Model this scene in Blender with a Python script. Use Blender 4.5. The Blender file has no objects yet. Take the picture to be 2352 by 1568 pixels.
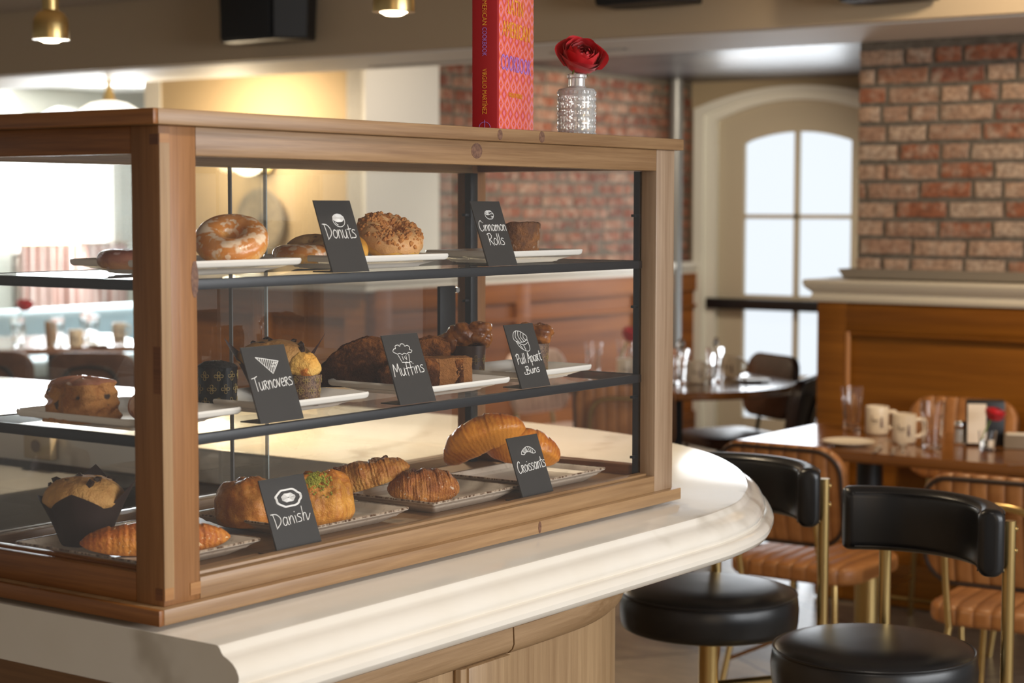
import bpy, bmesh, math, random
from mathutils import Vector, Matrix, noise, geometry
R = math.radians
PI = math.pi
sc = bpy.context.scene
COL = sc.collection
random.seed(7)

# ------------------------------------------------------------------ camera
CP = Vector((1.5761, -1.4988, 1.5526))
yaw, pit, rol = .6234, -.0717, .0014
fw = Vector((-math.sin(yaw)*math.cos(pit), math.cos(yaw)*math.cos(pit), math.sin(pit)))
rt = Vector((math.cos(yaw), math.sin(yaw), 0))
up = rt.cross(fw)
r2 = rt*math.cos(rol) + up*math.sin(rol)
u2 = up*math.cos(rol) - rt*math.sin(rol)
cd = bpy.data.cameras.new('camera')
cam = bpy.data.objects.new('camera', cd)
COL.objects.link(cam)
cam.matrix_world = Matrix(((r2.x, u2.x, -fw.x, CP.x), (r2.y, u2.y, -fw.y, CP.y), (r2.z, u2.z, -fw.z, CP.z), (0, 0, 0, 1)))
cd.sensor_width = 36
cd.lens = 4272/2352*36
cd.clip_start = .05
cd.dof.use_dof = True
cd.dof.focus_distance = 2.72
cd.dof.aperture_fstop = 5.6
sc.camera = cam
# ------------------------------------------------------------------ world, lights, exposure
sc.view_settings.view_transform = 'Standard'
sc.view_settings.look = 'None'
sc.view_settings.gamma = 1
sc.view_settings.exposure = 0
sc.view_settings.use_curve_mapping = False
wd = bpy.data.worlds.new('world')
sc.world = wd
wd.use_nodes = True
bg = wd.node_tree.nodes['Background']
bg.inputs[0].default_value = (1, .95, .88, 1)
bg.inputs[1].default_value = .25

def area(name, loc, to, size, power, col, sy=None):
    l = bpy.data.lights.new(name, 'AREA')
    l.energy = power
    l.color = col
    l.shape = 'RECTANGLE'
    l.size = size
    l.size_y = sy or size
    o = bpy.data.objects.new(name, l)
    COL.objects.link(o)
    o.location = loc
    o.rotation_euler = (Vector(to)-Vector(loc)).to_track_quat('-Z', 'Y').to_euler()
    return o
def spot(name, loc, power, col, ang=100, r=.03, to=None, blend=.6):
    l = bpy.data.lights.new(name, 'SPOT')
    l.energy = power
    l.color = col
    l.spot_size = R(ang)
    l.spot_blend = blend
    l.shadow_soft_size = r
    o = bpy.data.objects.new(name, l)
    COL.objects.link(o)
    o.location = loc
    if to: o.rotation_euler = (Vector(to)-Vector(loc)).to_track_quat('-Z', 'Y').to_euler()
    return o
# daylight through the windows on the right-hand side of the room
area('daylight_right', (4.4, 1.4, 1.95), (-.6, 1.6, 1.0), 4.2, 205, (.94, .97, 1), 1.5)
area('warm_fill_behind', (3.4, -3.4, 2.0), (0, .4, 1.2), 2.6, 26, (1, .74, .48), 1.6)  # warm fill added behind the camera for the case's side faces
area('daylight_street', (-9.3, 8.1, 1.7), (-6.5, 5.5, .6), 1.2, 230, (.90, .96, 1), 1.3)
area('daylight_door', (-4.0, 9.25, 1.3), (-3.2, 5, .7), .8, 24, (.9, .95, 1), 1.6)
# ceiling spots: added fills beyond the beam, then recessed lamps
spot('fill_partition', (-5.4, 5.42, 2.42), 45, (1, .80, .55), 140, .07, (-5.5, 6.0, .9))  # added fill without a fixture, brightens the dark middle wainscot
spot('fill_left_wall', (-3.5, 5.6, 2.37), 75, (1, .82, .60), 140, .07, (-4.7, 6.2, 1.0))  # added warm fill, lifts the left wall, pier and brick
spot('fill_door_wall', (-3.3, 7.6, 2.37), 130, (1, .85, .66), 130, .07, (-4.4, 8.2, 1.2))  # added fill that brightens the door leaf and casing
spot('downlight_dining', (-.5, 3.9, 2.46), 60, (1, .78, .5), 110, .06)
spot('downlight_bar', (.75, .2, 2.46), 40, (1, .90, .78), 110, .08)
spot('downlight_brick', (-.3, 3.7, 2.4), 55, (1, .8, .55), 100, .06, (-.9, 5.3, 1.6))

# ------------------------------------------------------------------ mesh helpers
def V(*a): return Vector(a)
def link(o): COL.objects.link(o); return o
class B:
    def __init__(s):
        s.bm = bmesh.new()
        s.uv = s.bm.loops.layers.uv.new('UVMap')
    def box(s, c, d, bev=0, seg=2, rot=None):
        r = bmesh.ops.create_cube(s.bm, size=1)
        vs = r['verts']
        bmesh.ops.scale(s.bm, vec=d, verts=vs)
        if bev:
            es = list({e for v in vs for e in v.link_edges})
            q = bmesh.ops.bevel(s.bm, geom=es, offset=bev, segments=seg, affect='EDGES', profile=.5)
            vs = list({v for f in q['faces'] for v in f.verts} | {v for v in vs if v.is_valid})
        if rot is not None: bmesh.ops.rotate(s.bm, verts=vs, cent=(0, 0, 0), matrix=rot)
        bmesh.ops.translate(s.bm, verts=vs, vec=c)
        return s
    def rings(s, rings, closed=True, cap0=True, cap1=True, loop=False):
        rows = [[s.bm.verts.new(p) for p in r] for r in rings]
        n = len(rows[0])
        m = len(rows)
        rng = range(m if loop else m-1)
        for i in rng:
            a, b = rows[i], rows[(i+1) % m]
            for j in range(n if closed else n-1):
                k = (j+1) % n
                try: f = s.bm.faces.new((a[j], a[k], b[k], b[j]))
                except ValueError: continue
                us = (i/max(1, m-1), (i+1)/max(1, m-1))
                for l, (uu, vv) in zip(f.loops, ((us[0], j/n), (us[0], (j+1)/n), (us[1], (j+1)/n), (us[1], j/n))):
                    l[s.uv].uv = (uu, vv)
        if closed and not loop:
            for ok, row in ((cap0, rows[0][::-1]), (cap1, rows[-1])):
                if ok and n > 2:
                    try: s.bm.faces.new(row)
                    except ValueError: pass
        return s
    def grid(s, f, nu, nv, cu=False, cv=False):
        rs = [[f(i/(nu if cu else nu-1), j/(nv if cv else nv-1)) for j in range(nv)] for i in range(nu)]
        return s.rings(rs, closed=cv, cap0=False, cap1=False, loop=cu)
    def lathe(s, prof, n=32, c=(0, 0, 0), sx=1, sy=1):
        rs = [[V(c[0]+max(r, 1e-5)*sx*math.cos(2*PI*j/n), c[1]+max(r, 1e-5)*sy*math.sin(2*PI*j/n), c[2]+z) for j in range(n)] for r, z in prof]
        return s.rings(rs, cap0=prof[0][0] > 1e-4, cap1=prof[-1][0] > 1e-4)
    def tube(s, pts, r, n=10, closed=False):
        pts = [Vector(p) for p in pts]
        m = len(pts)
        rs = []
        pn = None
        for i, p in enumerate(pts):
            a = pts[i-1] if (i or closed) else p
            b = pts[(i+1) % m] if (i < m-1 or closed) else p
            t = (b-a).normalized()
            if pn is None:
                pn = t.orthogonal().normalized()
            pn = (pn - t*pn.dot(t))
            pn = pn.normalized() if pn.length > 1e-6 else t.orthogonal().normalized()
            q = t.cross(pn)
            rr = r[i] if isinstance(r, (list, tuple)) else r
            rs.append([p+pn*rr*math.cos(2*PI*j/n)+q*rr*math.sin(2*PI*j/n) for j in range(n)])
        return s.rings(rs, loop=closed)
    def prism(s, poly, z0, z1):
        return s.rings([[V(x, y, z0) for x, y in poly], [V(x, y, z1) for x, y in poly]])
    def sweep(s, prof, path, closed_prof=True, caps=True):
        """path: list of (pos, outward normal); prof: (out, up)"""
        rs = [[V(*p)+V(n[0], n[1], 0)*o+V(0, 0, z) for o, z in prof] for p, n in path]
        return s.rings(rs, closed=closed_prof, cap0=caps, cap1=caps)
    def out(s, name, mat, parent=None, ang=38, loc=None, rot=None, norm=True):
        bm = s.bm
        bm.verts.index_update()
        if norm: bmesh.ops.recalc_face_normals(bm, faces=bm.faces)
        bm.normal_update()
        ca = R(ang)
        for f in bm.faces: f.smooth = True
        for e in bm.edges:
            if len(e.link_faces) == 2 and e.calc_face_angle(0) > ca: e.smooth = False
        me = bpy.data.meshes.new(name)
        bm.to_mesh(me)
        bm.free()
        me.materials.append(mat)
        o = link(bpy.data.objects.new(name, me))
        if parent: o.parent = parent
        if loc is not None: o.location = loc
        if rot is not None: o.rotation_euler = rot
        return o
def tag(o, label=None, cat=None, group=None, kind=None):
    if label: o['label'] = label
    if cat: o['category'] = cat
    if group: o['group'] = group
    if kind: o['kind'] = kind
    return o
def thing(name, label, cat, loc=(0, 0, 0), rz=0, group=None, rot=None):
    o = link(bpy.data.objects.new(name, None))
    o.empty_display_size = .05
    o.location = loc
    o.rotation_euler = rot or (0, 0, rz)
    return tag(o, label, cat, group)
def copy_tree(o, parent=None):
    c = o.copy()
    link(c)
    if parent: c.parent = parent
    for ch in list(o.children): copy_tree(ch, c)
    return c
def dup(o, label, loc, rz=None, rot=None, scale=None, group=None):
    c = copy_tree(o)
    c['label'] = label
    c.location = loc
    if rz is not None: c.rotation_euler = (0, 0, rz)
    if rot is not None: c.rotation_euler = rot
    if scale is not None: c.scale = scale
    if group: c['group'] = group
    return c
def setting(o): return tag(o, kind='structure')
def catmull(P, k=6, closed=False):
    P = [Vector(p) for p in P]
    n = len(P)
    out = []
    for i in range(n if closed else n-1):
        p0 = P[i-1] if (i or closed) else P[0]
        p1, p2 = P[i], P[(i+1) % n]
        p3 = P[(i+2) % n] if (i+2 < n or closed) else P[-1]
        for j in range(k):
            t = j/k
            out.append(.5*((2*p1)+(p2-p0)*t+(2*p0-5*p1+4*p2-p3)*t*t+(3*p1-p0-3*p2+p3)*t**3))
    if not closed: out.append(P[-1])
    return out
def rrect(hx, hy, cr, n=5, cx=0, cy=0):
    cr = min(cr, hx*.999, hy*.999)
    o = []
    for qx, qy, a0 in ((1, 1, 0), (-1, 1, 90), (-1, -1, 180), (1, -1, 270)):
        for i in range(n+1):
            a = R(a0+90*i/n)
            o.append((cx+qx*(hx-cr)+cr*math.cos(a), cy+qy*(hy-cr)+cr*math.sin(a)))
    return o
def fr(p, s=1, o=4): return noise.fractal(Vector(p)*s, 1.0, 2.0, o)

# ------------------------------------------------------------------ materials
class NT:
    def __init__(s, name, col=(.8, .8, .8), rough=.5, metal=0, **kw):
        s.m = bpy.data.materials.new(name)
        s.m.use_nodes = True
        s.t = s.m.node_tree
        s.b = s.t.nodes['Principled BSDF']
        s.set('Base Color', (*col, 1))
        s.set('Roughness', rough)
        s.set('Metallic', metal)
        for k, v in kw.items(): s.set(k.replace('_', ' '), v)
        s.co = s.t.nodes.new('ShaderNodeTexCoord')
    def set(s, k, v): s.b.inputs[k].default_value = v
    def n(s, typ, **kw):
        nd = s.t.nodes.new('ShaderNode'+typ)
        for k, v in kw.items():
            if k.startswith('i_'):
                key = k[2:].replace('_', ' ')
                nd.inputs[int(key) if key.isdigit() else key].default_value = v
            else: setattr(nd, k, v)
        return nd
    def l(s, a, b): s.t.links.new(a, b)
    def map(s, src='Object', scale=(1, 1, 1), rot=(0, 0, 0), loc=(0, 0, 0)):
        m = s.n('Mapping')
        m.inputs['Scale'].default_value = scale
        m.inputs['Rotation'].default_value = rot
        m.inputs['Location'].default_value = loc
        s.l(s.co.outputs[src], m.inputs[0])
        return m.outputs[0]
    def noise(s, vec, scale=5, det=3, rough=.55, dist=0):
        k = s.n('TexNoise')
        k.inputs['Scale'].default_value = scale
        k.inputs['Detail'].default_value = det
        k.inputs['Roughness'].default_value = rough
        k.inputs['Distortion'].default_value = dist
        if vec: s.l(vec, k.inputs['Vector'])
        return k.outputs['Fac']
    def ramp(s, fac, stops, interp='LINEAR'):
        r = s.n('ValToRGB')
        r.color_ramp.interpolation = interp
        e = r.color_ramp.elements
        while len(e) < len(stops): e.new(.5)
        for k, (p, c) in zip(e, stops):
            k.position = p
            k.color = (*c, 1) if len(c) == 3 else c
        s.l(fac, r.inputs[0])
        return r.outputs[0]
    def math(s, op, a, b=None, clamp=False):
        m = s.n('Math', operation=op, use_clamp=clamp)
        for i, x in enumerate((a, b)):
            if x is None: continue
            if isinstance(x, (int, float)): m.inputs[i].default_value = x
            else: s.l(x, m.inputs[i])
        return m.outputs[0]
    def mix(s, fac, a, b, mode='MIX'):
        m = s.n('MixRGB', blend_type=mode)
        for i, x in enumerate((fac, a, b)):
            if isinstance(x, (int, float)): m.inputs[i].default_value = x
            elif isinstance(x, tuple): m.inputs[i].default_value = (*x, 1)
            else: s.l(x, m.inputs[i])
        return m.outputs[0]
    def base(s, c): s.l(c, s.b.inputs['Base Color']); return s
    def rough(s, c): s.l(c, s.b.inputs['Roughness']); return s
    def bump(s, h, strength=.3, dist=.01):
        b = s.n('Bump')
        b.inputs['Strength'].default_value = strength
        b.inputs['Distance'].default_value = dist
        s.l(h, b.inputs['Height'])
        s.l(b.outputs[0], s.b.inputs['Normal'])
        return s
    def sep(s, v, i):
        x = s.n('SeparateXYZ')
        s.l(v, x.inputs[0])
        return x.outputs[i]
def flat(name, col, rough=.5, metal=0, **kw): return NT(name, col, rough, metal, **kw).m
def emit(name, col, st):
    t = NT(name, tuple(c*.06 for c in col), .4)
    t.set('Emission Color', (*col, 1))
    t.set('Emission Strength', st)
    return t.m
def wood(name, dark, light, axis, rough=.38, s=1.0, bump=.12, spec=.5):
    t = NT(name, light, rough)
    t.set('Specular IOR Level', spec)
    long, cross = 1.2*s, 26*s
    sc_ = [cross, cross, cross]
    sc_[axis] = long
    v = t.map('Object', sc_)
    big = t.noise(t.map('Object', [x*.22 for x in sc_], loc=(3, 1, 7)), 1.0, 3, .5, 1.2)
    mid = t.noise(v, 1.0, 5, .65, .8)
    fs = [170*s]*3
    fs[axis] = 5*s
    fine = t.noise(t.map('Object', fs), 1.0, 3, .7)
    f = t.math('ADD', t.math('MULTIPLY', big, .5), t.math('ADD', t.math('MULTIPLY', mid, .38), t.math('MULTIPLY', fine, .32)))
    md = tuple((a+b)/2 for a, b in zip(dark, light))
    t.base(t.ramp(f, [(.46, dark), (.60, md), (.73, light)]))
    t.bump(fine, bump, .002)
    return t.m
def glassy(name, tint=(1, 1, 1), rough=.0, refl=1.0):
    """thin architectural pane: clear, with a Fresnel reflection"""
    m = bpy.data.materials.new(name)
    m.use_nodes = True
    t = m.node_tree
    t.nodes.remove(t.nodes['Principled BSDF'])
    o = t.nodes['Material Output']
    tr = t.nodes.new('ShaderNodeBsdfTransparent')
    tr.inputs[0].default_value = (*tint, 1)
    gl = t.nodes.new('ShaderNodeBsdfGlossy')
    gl.inputs['Roughness'].default_value = rough
    gl.inputs[0].default_value = (1, 1, 1, 1)
    fz = t.nodes.new('ShaderNodeFresnel')
    fz.inputs[0].default_value = 1.45
    mu = t.nodes.new('ShaderNodeMath')
    mu.operation = 'MULTIPLY'
    mu.inputs[1].default_value = refl
    mx = t.nodes.new('ShaderNodeMixShader')
    t.links.new(fz.outputs[0], mu.inputs[0])
    t.links.new(mu.outputs[0], mx.inputs[0])
    t.links.new(tr.outputs[0], mx.inputs[1])
    t.links.new(gl.outputs[0], mx.inputs[2])
    t.links.new(mx.outputs[0], o.inputs[0])
    return m
def pastry(name, pale, gold, brown, g=.6, ns=45, bump=.5, rough=.45, fleck=None, strie=0, bd=.004, contrast=1.0, spec=.28):
    """baked crust: pale sides, browned top, optional flecks (colour, threshold, scale)"""
    t = NT(name, gold, rough)
    t.set('Specular IOR Level', spec)
    z = t.sep(t.co.outputs['Generated'], 2)
    n1 = t.noise(t.map('Object'), ns, 5, .65, .4)
    f = t.math('ADD', t.math('MULTIPLY', z, g), t.math('MULTIPLY', t.math('SUBTRACT', n1, .5), 1.5*contrast))
    h = t.noise(t.map('Object'), ns*3.2, 4, .7)
    if strie:
        w = t.n('TexWave', wave_type='BANDS', bands_direction='X')
        w.inputs['Scale'].default_value = strie
        w.inputs['Distortion'].default_value = 4
        w.inputs['Detail'].default_value = 4
        w.inputs['Detail Scale'].default_value = 1.4
        t.l(t.co.outputs['UV'], w.inputs['Vector'])
        f = t.math('ADD', f, t.math('MULTIPLY', t.math('SUBTRACT', w.outputs['Fac'], .5), .14))
        h = t.math('ADD', h, t.math('MULTIPLY', w.outputs['Fac'], .13))
    c = t.ramp(f, [(.05, pale), (.4, gold), (.85, brown)])
    if fleck:
        for col, th, s_ in ([fleck] if isinstance(fleck, tuple) else fleck):
            k = t.noise(t.map('Object', loc=(s_, 3, 1)), s_, 2, .5)
            c = t.mix(t.ramp(k, [(th, (0, 0, 0)), (th+.06, (1, 1, 1))]), c, col)
    t.base(c)
    t.bump(h, bump, bd)
    return t.m

WX = wood('stained_pine_x', (.13, .042, .008), (.33, .13, .032), 0)  # side-face pine; the warm, dim light there is partly put into this orange
WY = wood('stained_pine_y', (.20, .105, .045), (.40, .245, .12), 1)  # front-face pine; daylight sheen is partly put into this greyer tone
WZ = wood('stained_pine_z', (.155, .062, .019), (.33, .155, .06), 2)
OAKY = wood('oak_y', (.24, .14, .065), (.46, .30, .165), 1, .45, .8, .3)
OAKZ = wood('oak_z', (.24, .14, .065), (.44, .29, .155), 2, .45, .8, .3)
WAINX = wood('honey_panel_x', (.115, .033, .003), (.33, .12, .014), 0, .36, .25, .12, .3)
WAINZ = wood('honey_panel_z', (.085, .022, .002), (.26, .09, .010), 2, .33, .25)
WAINY = wood('honey_panel_y', (.13, .035, .005), (.38, .125, .018), 1, .5, .25, .12, .15)
TABLE = wood('table_wood', (.10, .032, .008), (.22, .085, .022), 0, .16, .3)
BLACK = flat('black_metal', (.008, .009, .012), .42, 0)
BLKPLASTIC = flat('black_plastic', (.006, .006, .007), .5)
BLACKLEATHER = NT('black_leather', (.006, .006, .007), .33)
BLACKLEATHER.bump(BLACKLEATHER.noise(BLACKLEATHER.map('Object'), 240, 3, .6), .12, .001)
BLACKLEATHER = BLACKLEATHER.m
BRASS = flat('brushed_brass', (.56, .40, .17), .3, 1)
STEEL = flat('polished_steel', (.7, .7, .7), .18, 1)
PORC = flat('white_porcelain', (.80, .765, .70), .13)
CREAM = flat('cream_stoneware', (.78, .66, .50), .3)
WHITEP = flat('white_trim_paint', (.74, .71, .64), .45)
TAN = flat('tan_wall_paint', (.52, .395, .235), .7)
TAUPE = flat('taupe_paint', (.52, .46, .35), .65)
PLASTER = flat('white_wall_paint', (.85, .83, .78), .7)
PANE = glassy('clear_pane', (1, 1, 1), 0, .09)
PANE2 = glassy('shelf_pane', (.98, .99, .985), 0, .25)
def clear_glass(name, col=(1, 1, 1)):
    t = NT(name, col, .0)
    t.set('Transmission Weight', 1)
    t.set('IOR', 1.45)
    return t.m
GLASS = clear_glass('drinking_glass')
CRYSTAL = NT('cut_crystal', (.95, .95, .93), .06)
CRYSTAL.set('Transmission Weight', .72)
CRYSTAL.set('IOR', 1.5)
CRYSTAL = CRYSTAL.m
WATER = NT('water', (1, .97, .9), 0)
WATER.set('Transmission Weight', 1)
WATER.set('IOR', 1.33)
WATER = WATER.m
CARD = NT('slate_card', (.030, .027, .025), .4).m
CHALK = flat('white_chalk_marker', (.86, .85, .82), .7)
CHOCC = flat('chocolate_chunk', (.028, .011, .007), .35)
GOLDP = flat('gold_print', (.36, .25, .08), .4)
RED = NT('rose_petal', (.55, .006, .012), .5)
RED.set('Sheen Weight', .2)
RED = RED.m
GREEN = flat('leaf_green', (.10, .17, .03), .5)
mb = NT('white_marble', (.8, .76, .7), .13)
_v = mb.map('Object', (1, 1, 1), (0, 0, .5))
_w = mb.n('TexWave', wave_type='BANDS', bands_direction='DIAGONAL')
_w.inputs['Scale'].default_value = 1.1
_w.inputs['Distortion'].default_value = 4
_w.inputs['Detail'].default_value = 5
_w.inputs['Detail Scale'].default_value = 1.3
_w.inputs['Detail Roughness'].default_value = .62
mb.l(_v, _w.inputs['Vector'])
_n = mb.noise(_v, 3, 4, .6)
_k = mb.math('MULTIPLY', mb.ramp(_w.outputs['Fac'], [(0, (.8, .8, .8)), (.02, (.25, .25, .25)), (.05, (0, 0, 0))]), mb.ramp(_n, [(.45, (0, 0, 0)), (.62, (1, 1, 1))]))
mb.base(mb.mix(_k, mb.ramp(_n, [(.3, (.72, .66, .565)), (.7, (.79, .745, .675))]), (.40, .34, .26)))
MARBLE = mb.m
def brickmat(name, tones):
    t = NT(name, (.3, .1, .05), .85)
    g = t.n('NewGeometry')
    rnd = g.outputs['Random Per Island']
    c = t.ramp(rnd, tones, 'CONSTANT')
    n1 = t.noise(t.map('Object'), 16, 5, .7)
    n2 = t.noise(t.map('Object', loc=(4, 4, 4)), 45, 4, .7)
    c = t.mix(t.math('MULTIPLY', t.ramp(n1, [(.46, (0, 0, 0)), (.66, (1, 1, 1))]), .75), c, (.54, .43, .33))
    c = t.mix(t.ramp(n2, [(.35, (.6, .6, .6)), (.6, (0, 0, 0))]), c, (.09, .035, .02))
    t.base(c).bump(n2, .7, .006)
    return t.m
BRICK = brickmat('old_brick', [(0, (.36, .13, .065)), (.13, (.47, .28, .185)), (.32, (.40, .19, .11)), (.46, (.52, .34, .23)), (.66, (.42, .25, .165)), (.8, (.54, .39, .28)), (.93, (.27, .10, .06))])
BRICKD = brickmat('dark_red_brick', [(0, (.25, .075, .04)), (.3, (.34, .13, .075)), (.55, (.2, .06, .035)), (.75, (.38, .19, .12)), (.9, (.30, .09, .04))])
MORTAR = NT('mortar', (.21, .175, .135), .95)
MORTAR.base(MORTAR.ramp(MORTAR.noise(MORTAR.map('Object'), 30, 5, .7), [(.3, (.10, .08, .06)), (.7, (.20, .17, .135))]))
MORTAR = MORTAR.m
def leather(name, dark, light, n, axis=0):
    t = NT(name, light, .42)
    x = t.sep(t.co.outputs['Generated'], axis)
    ph = t.math('FRACT', t.math('MULTIPLY', x, n))
    d = t.math('ABSOLUTE', t.math('SUBTRACT', ph, .5))
    t.base(t.mix(t.ramp(d, [(.44, (0, 0, 0)), (.5, (1, 1, 1))]), t.ramp(t.noise(t.map('Object'), 14, 3, .6), [(.3, dark), (.7, light)]), tuple(c*.7 for c in dark)))
    t.bump(t.math('SUBTRACT', 1, t.math('POWER', t.math('MULTIPLY', d, 2), 3)), .5, .012)
    return t.m
COGNAC = leather('cognac_channel_leather', (.30, .115, .032), (.43, .18, .055), 9)
BROWNL = leather('brown_leather', (.075, .028, .014), (.12, .048, .024), 1)
PINKL = leather('pale_pink_channel_leather', (.68, .48, .40), (.78, .60, .52), 9)

# ================================================================== SETTING
XW, YB, YP, XF, ZF = -4.8, 9.43, 5.25, -9.5, 2.205
# floor: large stone tiles laid on the diagonal with dark bands
ft = NT('stone_tile_floor', (.3, .25, .2), .32)
_b = ft.n('TexBrick', offset=0.0)
_b.inputs['Scale'].default_value = 1
_b.inputs['Brick Width'].default_value = .62
_b.inputs['Row Height'].default_value = .62
_b.inputs['Mortar Size'].default_value = .006
_b.inputs['Color1'].default_value = (.235, .195, .15, 1)
_b.inputs['Color2'].default_value = (.315, .265, .205, 1)
_b.inputs['Mortar'].default_value = (.05, .045, .04, 1)
ft.l(ft.map('Object', (1, 1, 1), (0, 0, .62)), _b.inputs['Vector'])
_n = ft.noise(ft.map('Object', (3, 9, 3), (0, 0, .62)), 2.2, 5, .62, .8)
ft.base(ft.mix(.55, _b.outputs['Color'], ft.ramp(_n, [(.3, (.5, .5, .5)), (.7, (1.5, 1.45, 1.4))]), 'MULTIPLY'))
b = B().box((-3, 3, -.05), (14, 14, .1))
setting(b.out('floor', ft.m))
b = B().box((-2.4, .6, 2.56), (15, 7.9, .1))
setting(b.out('ceiling', flat('ceiling_paint', (.46, .41, .36), .8)))
# dropped beam between the bar and the dining room
b = B().box((-2.4, 4.925, (ZF+2.61)/2), (15, .69, 2.61-ZF))
setting(b.out('trim_1', flat('beam_paint', (.47, .365, .245), .65)))
b = B().box((-2.4, 4.945, ZF-.003), (15, .62, .006))
setting(b.out('trim_2', flat('beam_soffit_paint', (.78, .77, .74), .6)))
# ceilings behind the beam
dk = NT('dark_ceiling', (.10, .095, .10), .35)
dk.base(dk.ramp(dk.noise(dk.map('Object'), 1.4, 3), [(.35, (.05, .05, .055)), (.65, (.14, .13, .13))]))
b = B().box((-2.0, 7.4, 2.44), (5.6, 4.3, .1))
setting(b.out('ceiling_1', dk.m))
b = B().box((-7.3, 6.9, 2.5), (5.0, 3.4, .1))
setting(b.out('ceiling_2', PLASTER))
# left wall: tan plaster, white pier, old brick
def yslab(name, y0, y1, z0, z1, x, t, mat): return setting(B().box((x-t/2, (y0+y1)/2, (z0+z1)/2), (t, y1-y0, z1-z0)).out(name, mat))
YT = 6.03
setting(B().box((-5.56, YT+.06, 1.79), (1.50, .12, 1.32)).out('wall_middle', TAN))
setting(B().box((-5.56, YT+.05, .57), (1.50, .14, 1.12)).out('wall_middle_wainscot', WAINX))
b = B()
for x in (-6.2, -5.5, -4.84): b.box((x, YT-.03, .56), (.13, .025, 1.1), .005)
b.box((-5.55, YT-.03, 1.045), (1.5, .024, .13), .005)
b.box((-5.55, YT-.03, .1), (1.5, .024, .18), .005)
b.box((-5.55, YT-.034, .975), (1.5, .018, .016), .004)
setting(b.out('trim_12', WAINX))
yslab('wall_left_pier', 6.03, 6.66, 1.19, 2.45, XW+.012, .13, PLASTER)
yslab('wall_left_base', 6.09, 9.43, 0, 1.19, XW-.02, .12, MORTAR)
setting(B().box((-6.375, YT+.06, 1.22), (.13, .14, 2.44)).out('trim_3', WHITEP))
def bricks(name, u0, u1, z0, z1, place, mats, seed, h=.055, gap=.0185, proud=.010):
    """one wall of bricks: place(u, depth, z) gives the point"""
    rnd = random.Random(seed)
    b = B()
    z = z0
    row = 0
    while z < z1-.02:
        hh = min(h, z1-z)
        u = u0-rnd.random()*.12
        while u < u1:
            w = rnd.choice((.205, .2, .195, .1, .15, .21))
            a, c = max(u, u0), min(u+w, u1)
            u += w+gap
            if c-a < .02: continue
            dz = rnd.uniform(-.003, .003)
            pr = proud+rnd.uniform(-.004, .004)
            nu, nv = 8, 4
            g = []
            for i in range(nu+3):
                row_ = []
                for j in range(nv+3):
                    iu = min(max(i-1, 0), nu)/nu
                    jv = min(max(j-1, 0), nv)/nv
                    edge = i in (0, nu+2) or j in (0, nv+2)
                    uu = a+(c-a)*iu
                    zz = z+dz+hh*jv
                    nz = fr((uu*9+seed, zz*9, row*1.7), 1, 3)
                    if not edge:
                        rim = min(iu, 1-iu)*(c-a)/.012, min(jv, 1-jv)*hh/.012
                        k = min(1, min(rim))
                        d = pr*(.62+.38*k)+.004*nz
                    else: d = -.01
                    row_.append(place(uu+.0035*fr((zz*30, row, uu*4), 1, 2), d, zz+.003*fr((uu*26, row*3.1, seed), 1, 2)))
                g.append(row_)
            b.rings(g, closed=False)
        z += h+gap
        row += 1
    return b.out(name, mats, ang=60)
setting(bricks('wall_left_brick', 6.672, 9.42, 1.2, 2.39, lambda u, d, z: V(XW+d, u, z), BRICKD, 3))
yslab('wall_left_mortar', 6.66, 9.43, 1.19, 2.45, XW+.004, .12, MORTAR)
# back wall with an arched opening
W0, W1 = -4.751, -3.30
TAUPEW = flat('wall_back_paint', (.45, .36, .235), .7)
def archtop(x, zs, zt, xm, hw): return zs+(zt-zs)*max(0, 1-((x-xm)/hw)**2)
b = B()
b.box((-4.79, YB+.1, 1.2), (.08, .2, 2.42))
b.box((-1.6, YB+.1, 1.2), (3.35, .2, 2.42))
N = 20
top = [(-4.751+1.476*i/N) for i in range(N+1)]
b.rings([[V(x, YB, archtop(x, 2.21, 2.345, -4.013, .74)), V(x, YB, 2.42), V(x, YB+.2, 2.42), V(x, YB+.2, archtop(x, 2.21, 2.345, -4.013, .74))] for x in top])
setting(b.out('wall_back', TAUPEW))
# arched casing, door leaf, panes
CAS = flat('casing_paint', (.80, .80, .73), .5)
def archband(b, xo0, xo1, zso, zto, xi0, xi1, zsi, zti, y0, y1, zb=0.02):
    xm = -4.013
    n = 20
    def pth(x0, x1, zs, zt): return [(x0, zb)]+[(x0+(x1-x0)*i/n, archtop(x0+(x1-x0)*i/n, zs, zt, (x0+x1)/2, (x1-x0)/2)) for i in range(n+1)]+[(x1, zb)]
    po, pi_ = pth(xo0, xo1, zso, zto), pth(xi0, xi1, zsi, zti)
    b.rings([[V(o[0], y0, o[1]), V(i[0], y0, i[1]), V(i[0], y1, i[1]), V(o[0], y1, o[1])] for o, i in zip(po, pi_)])
    return b
b = archband(B(), -4.751, -3.275, 2.215, 2.345, -4.68, -3.345, 2.17, 2.30, YB-.05, YB+.05)
archband(b, -4.69, -3.335, 2.18, 2.31, -4.60, -3.42, 2.13, 2.255, YB-.02, YB+.06)
setting(b.out('trim_4', CAS))
door = setting(thing('door_1', None, None, (0, 0, 0)))
n = 20
b = B()
lt = [(-4.60+1.18*i/n) for i in range(n+1)]
at = lambda x: archtop(x, 2.13, 2.255, -4.01, .59)
gt = lambda x: archtop(x, 1.985, 2.05, -4.018, .39)
D0, D1 = YB+.03, YB+.075
b.box((-4.503, (D0+D1)/2, 1.0), (.19, D1-D0, 2.0))
b.box((-3.527, (D0+D1)/2, 1.0), (.21, D1-D0, 2.0))
b.box((-4.02, (D0+D1)/2, .08), (.78, D1-D0, .16))
b.box((-4.02, (D0+D1)/2, .93), (.78, D1-D0, .10))
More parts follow.
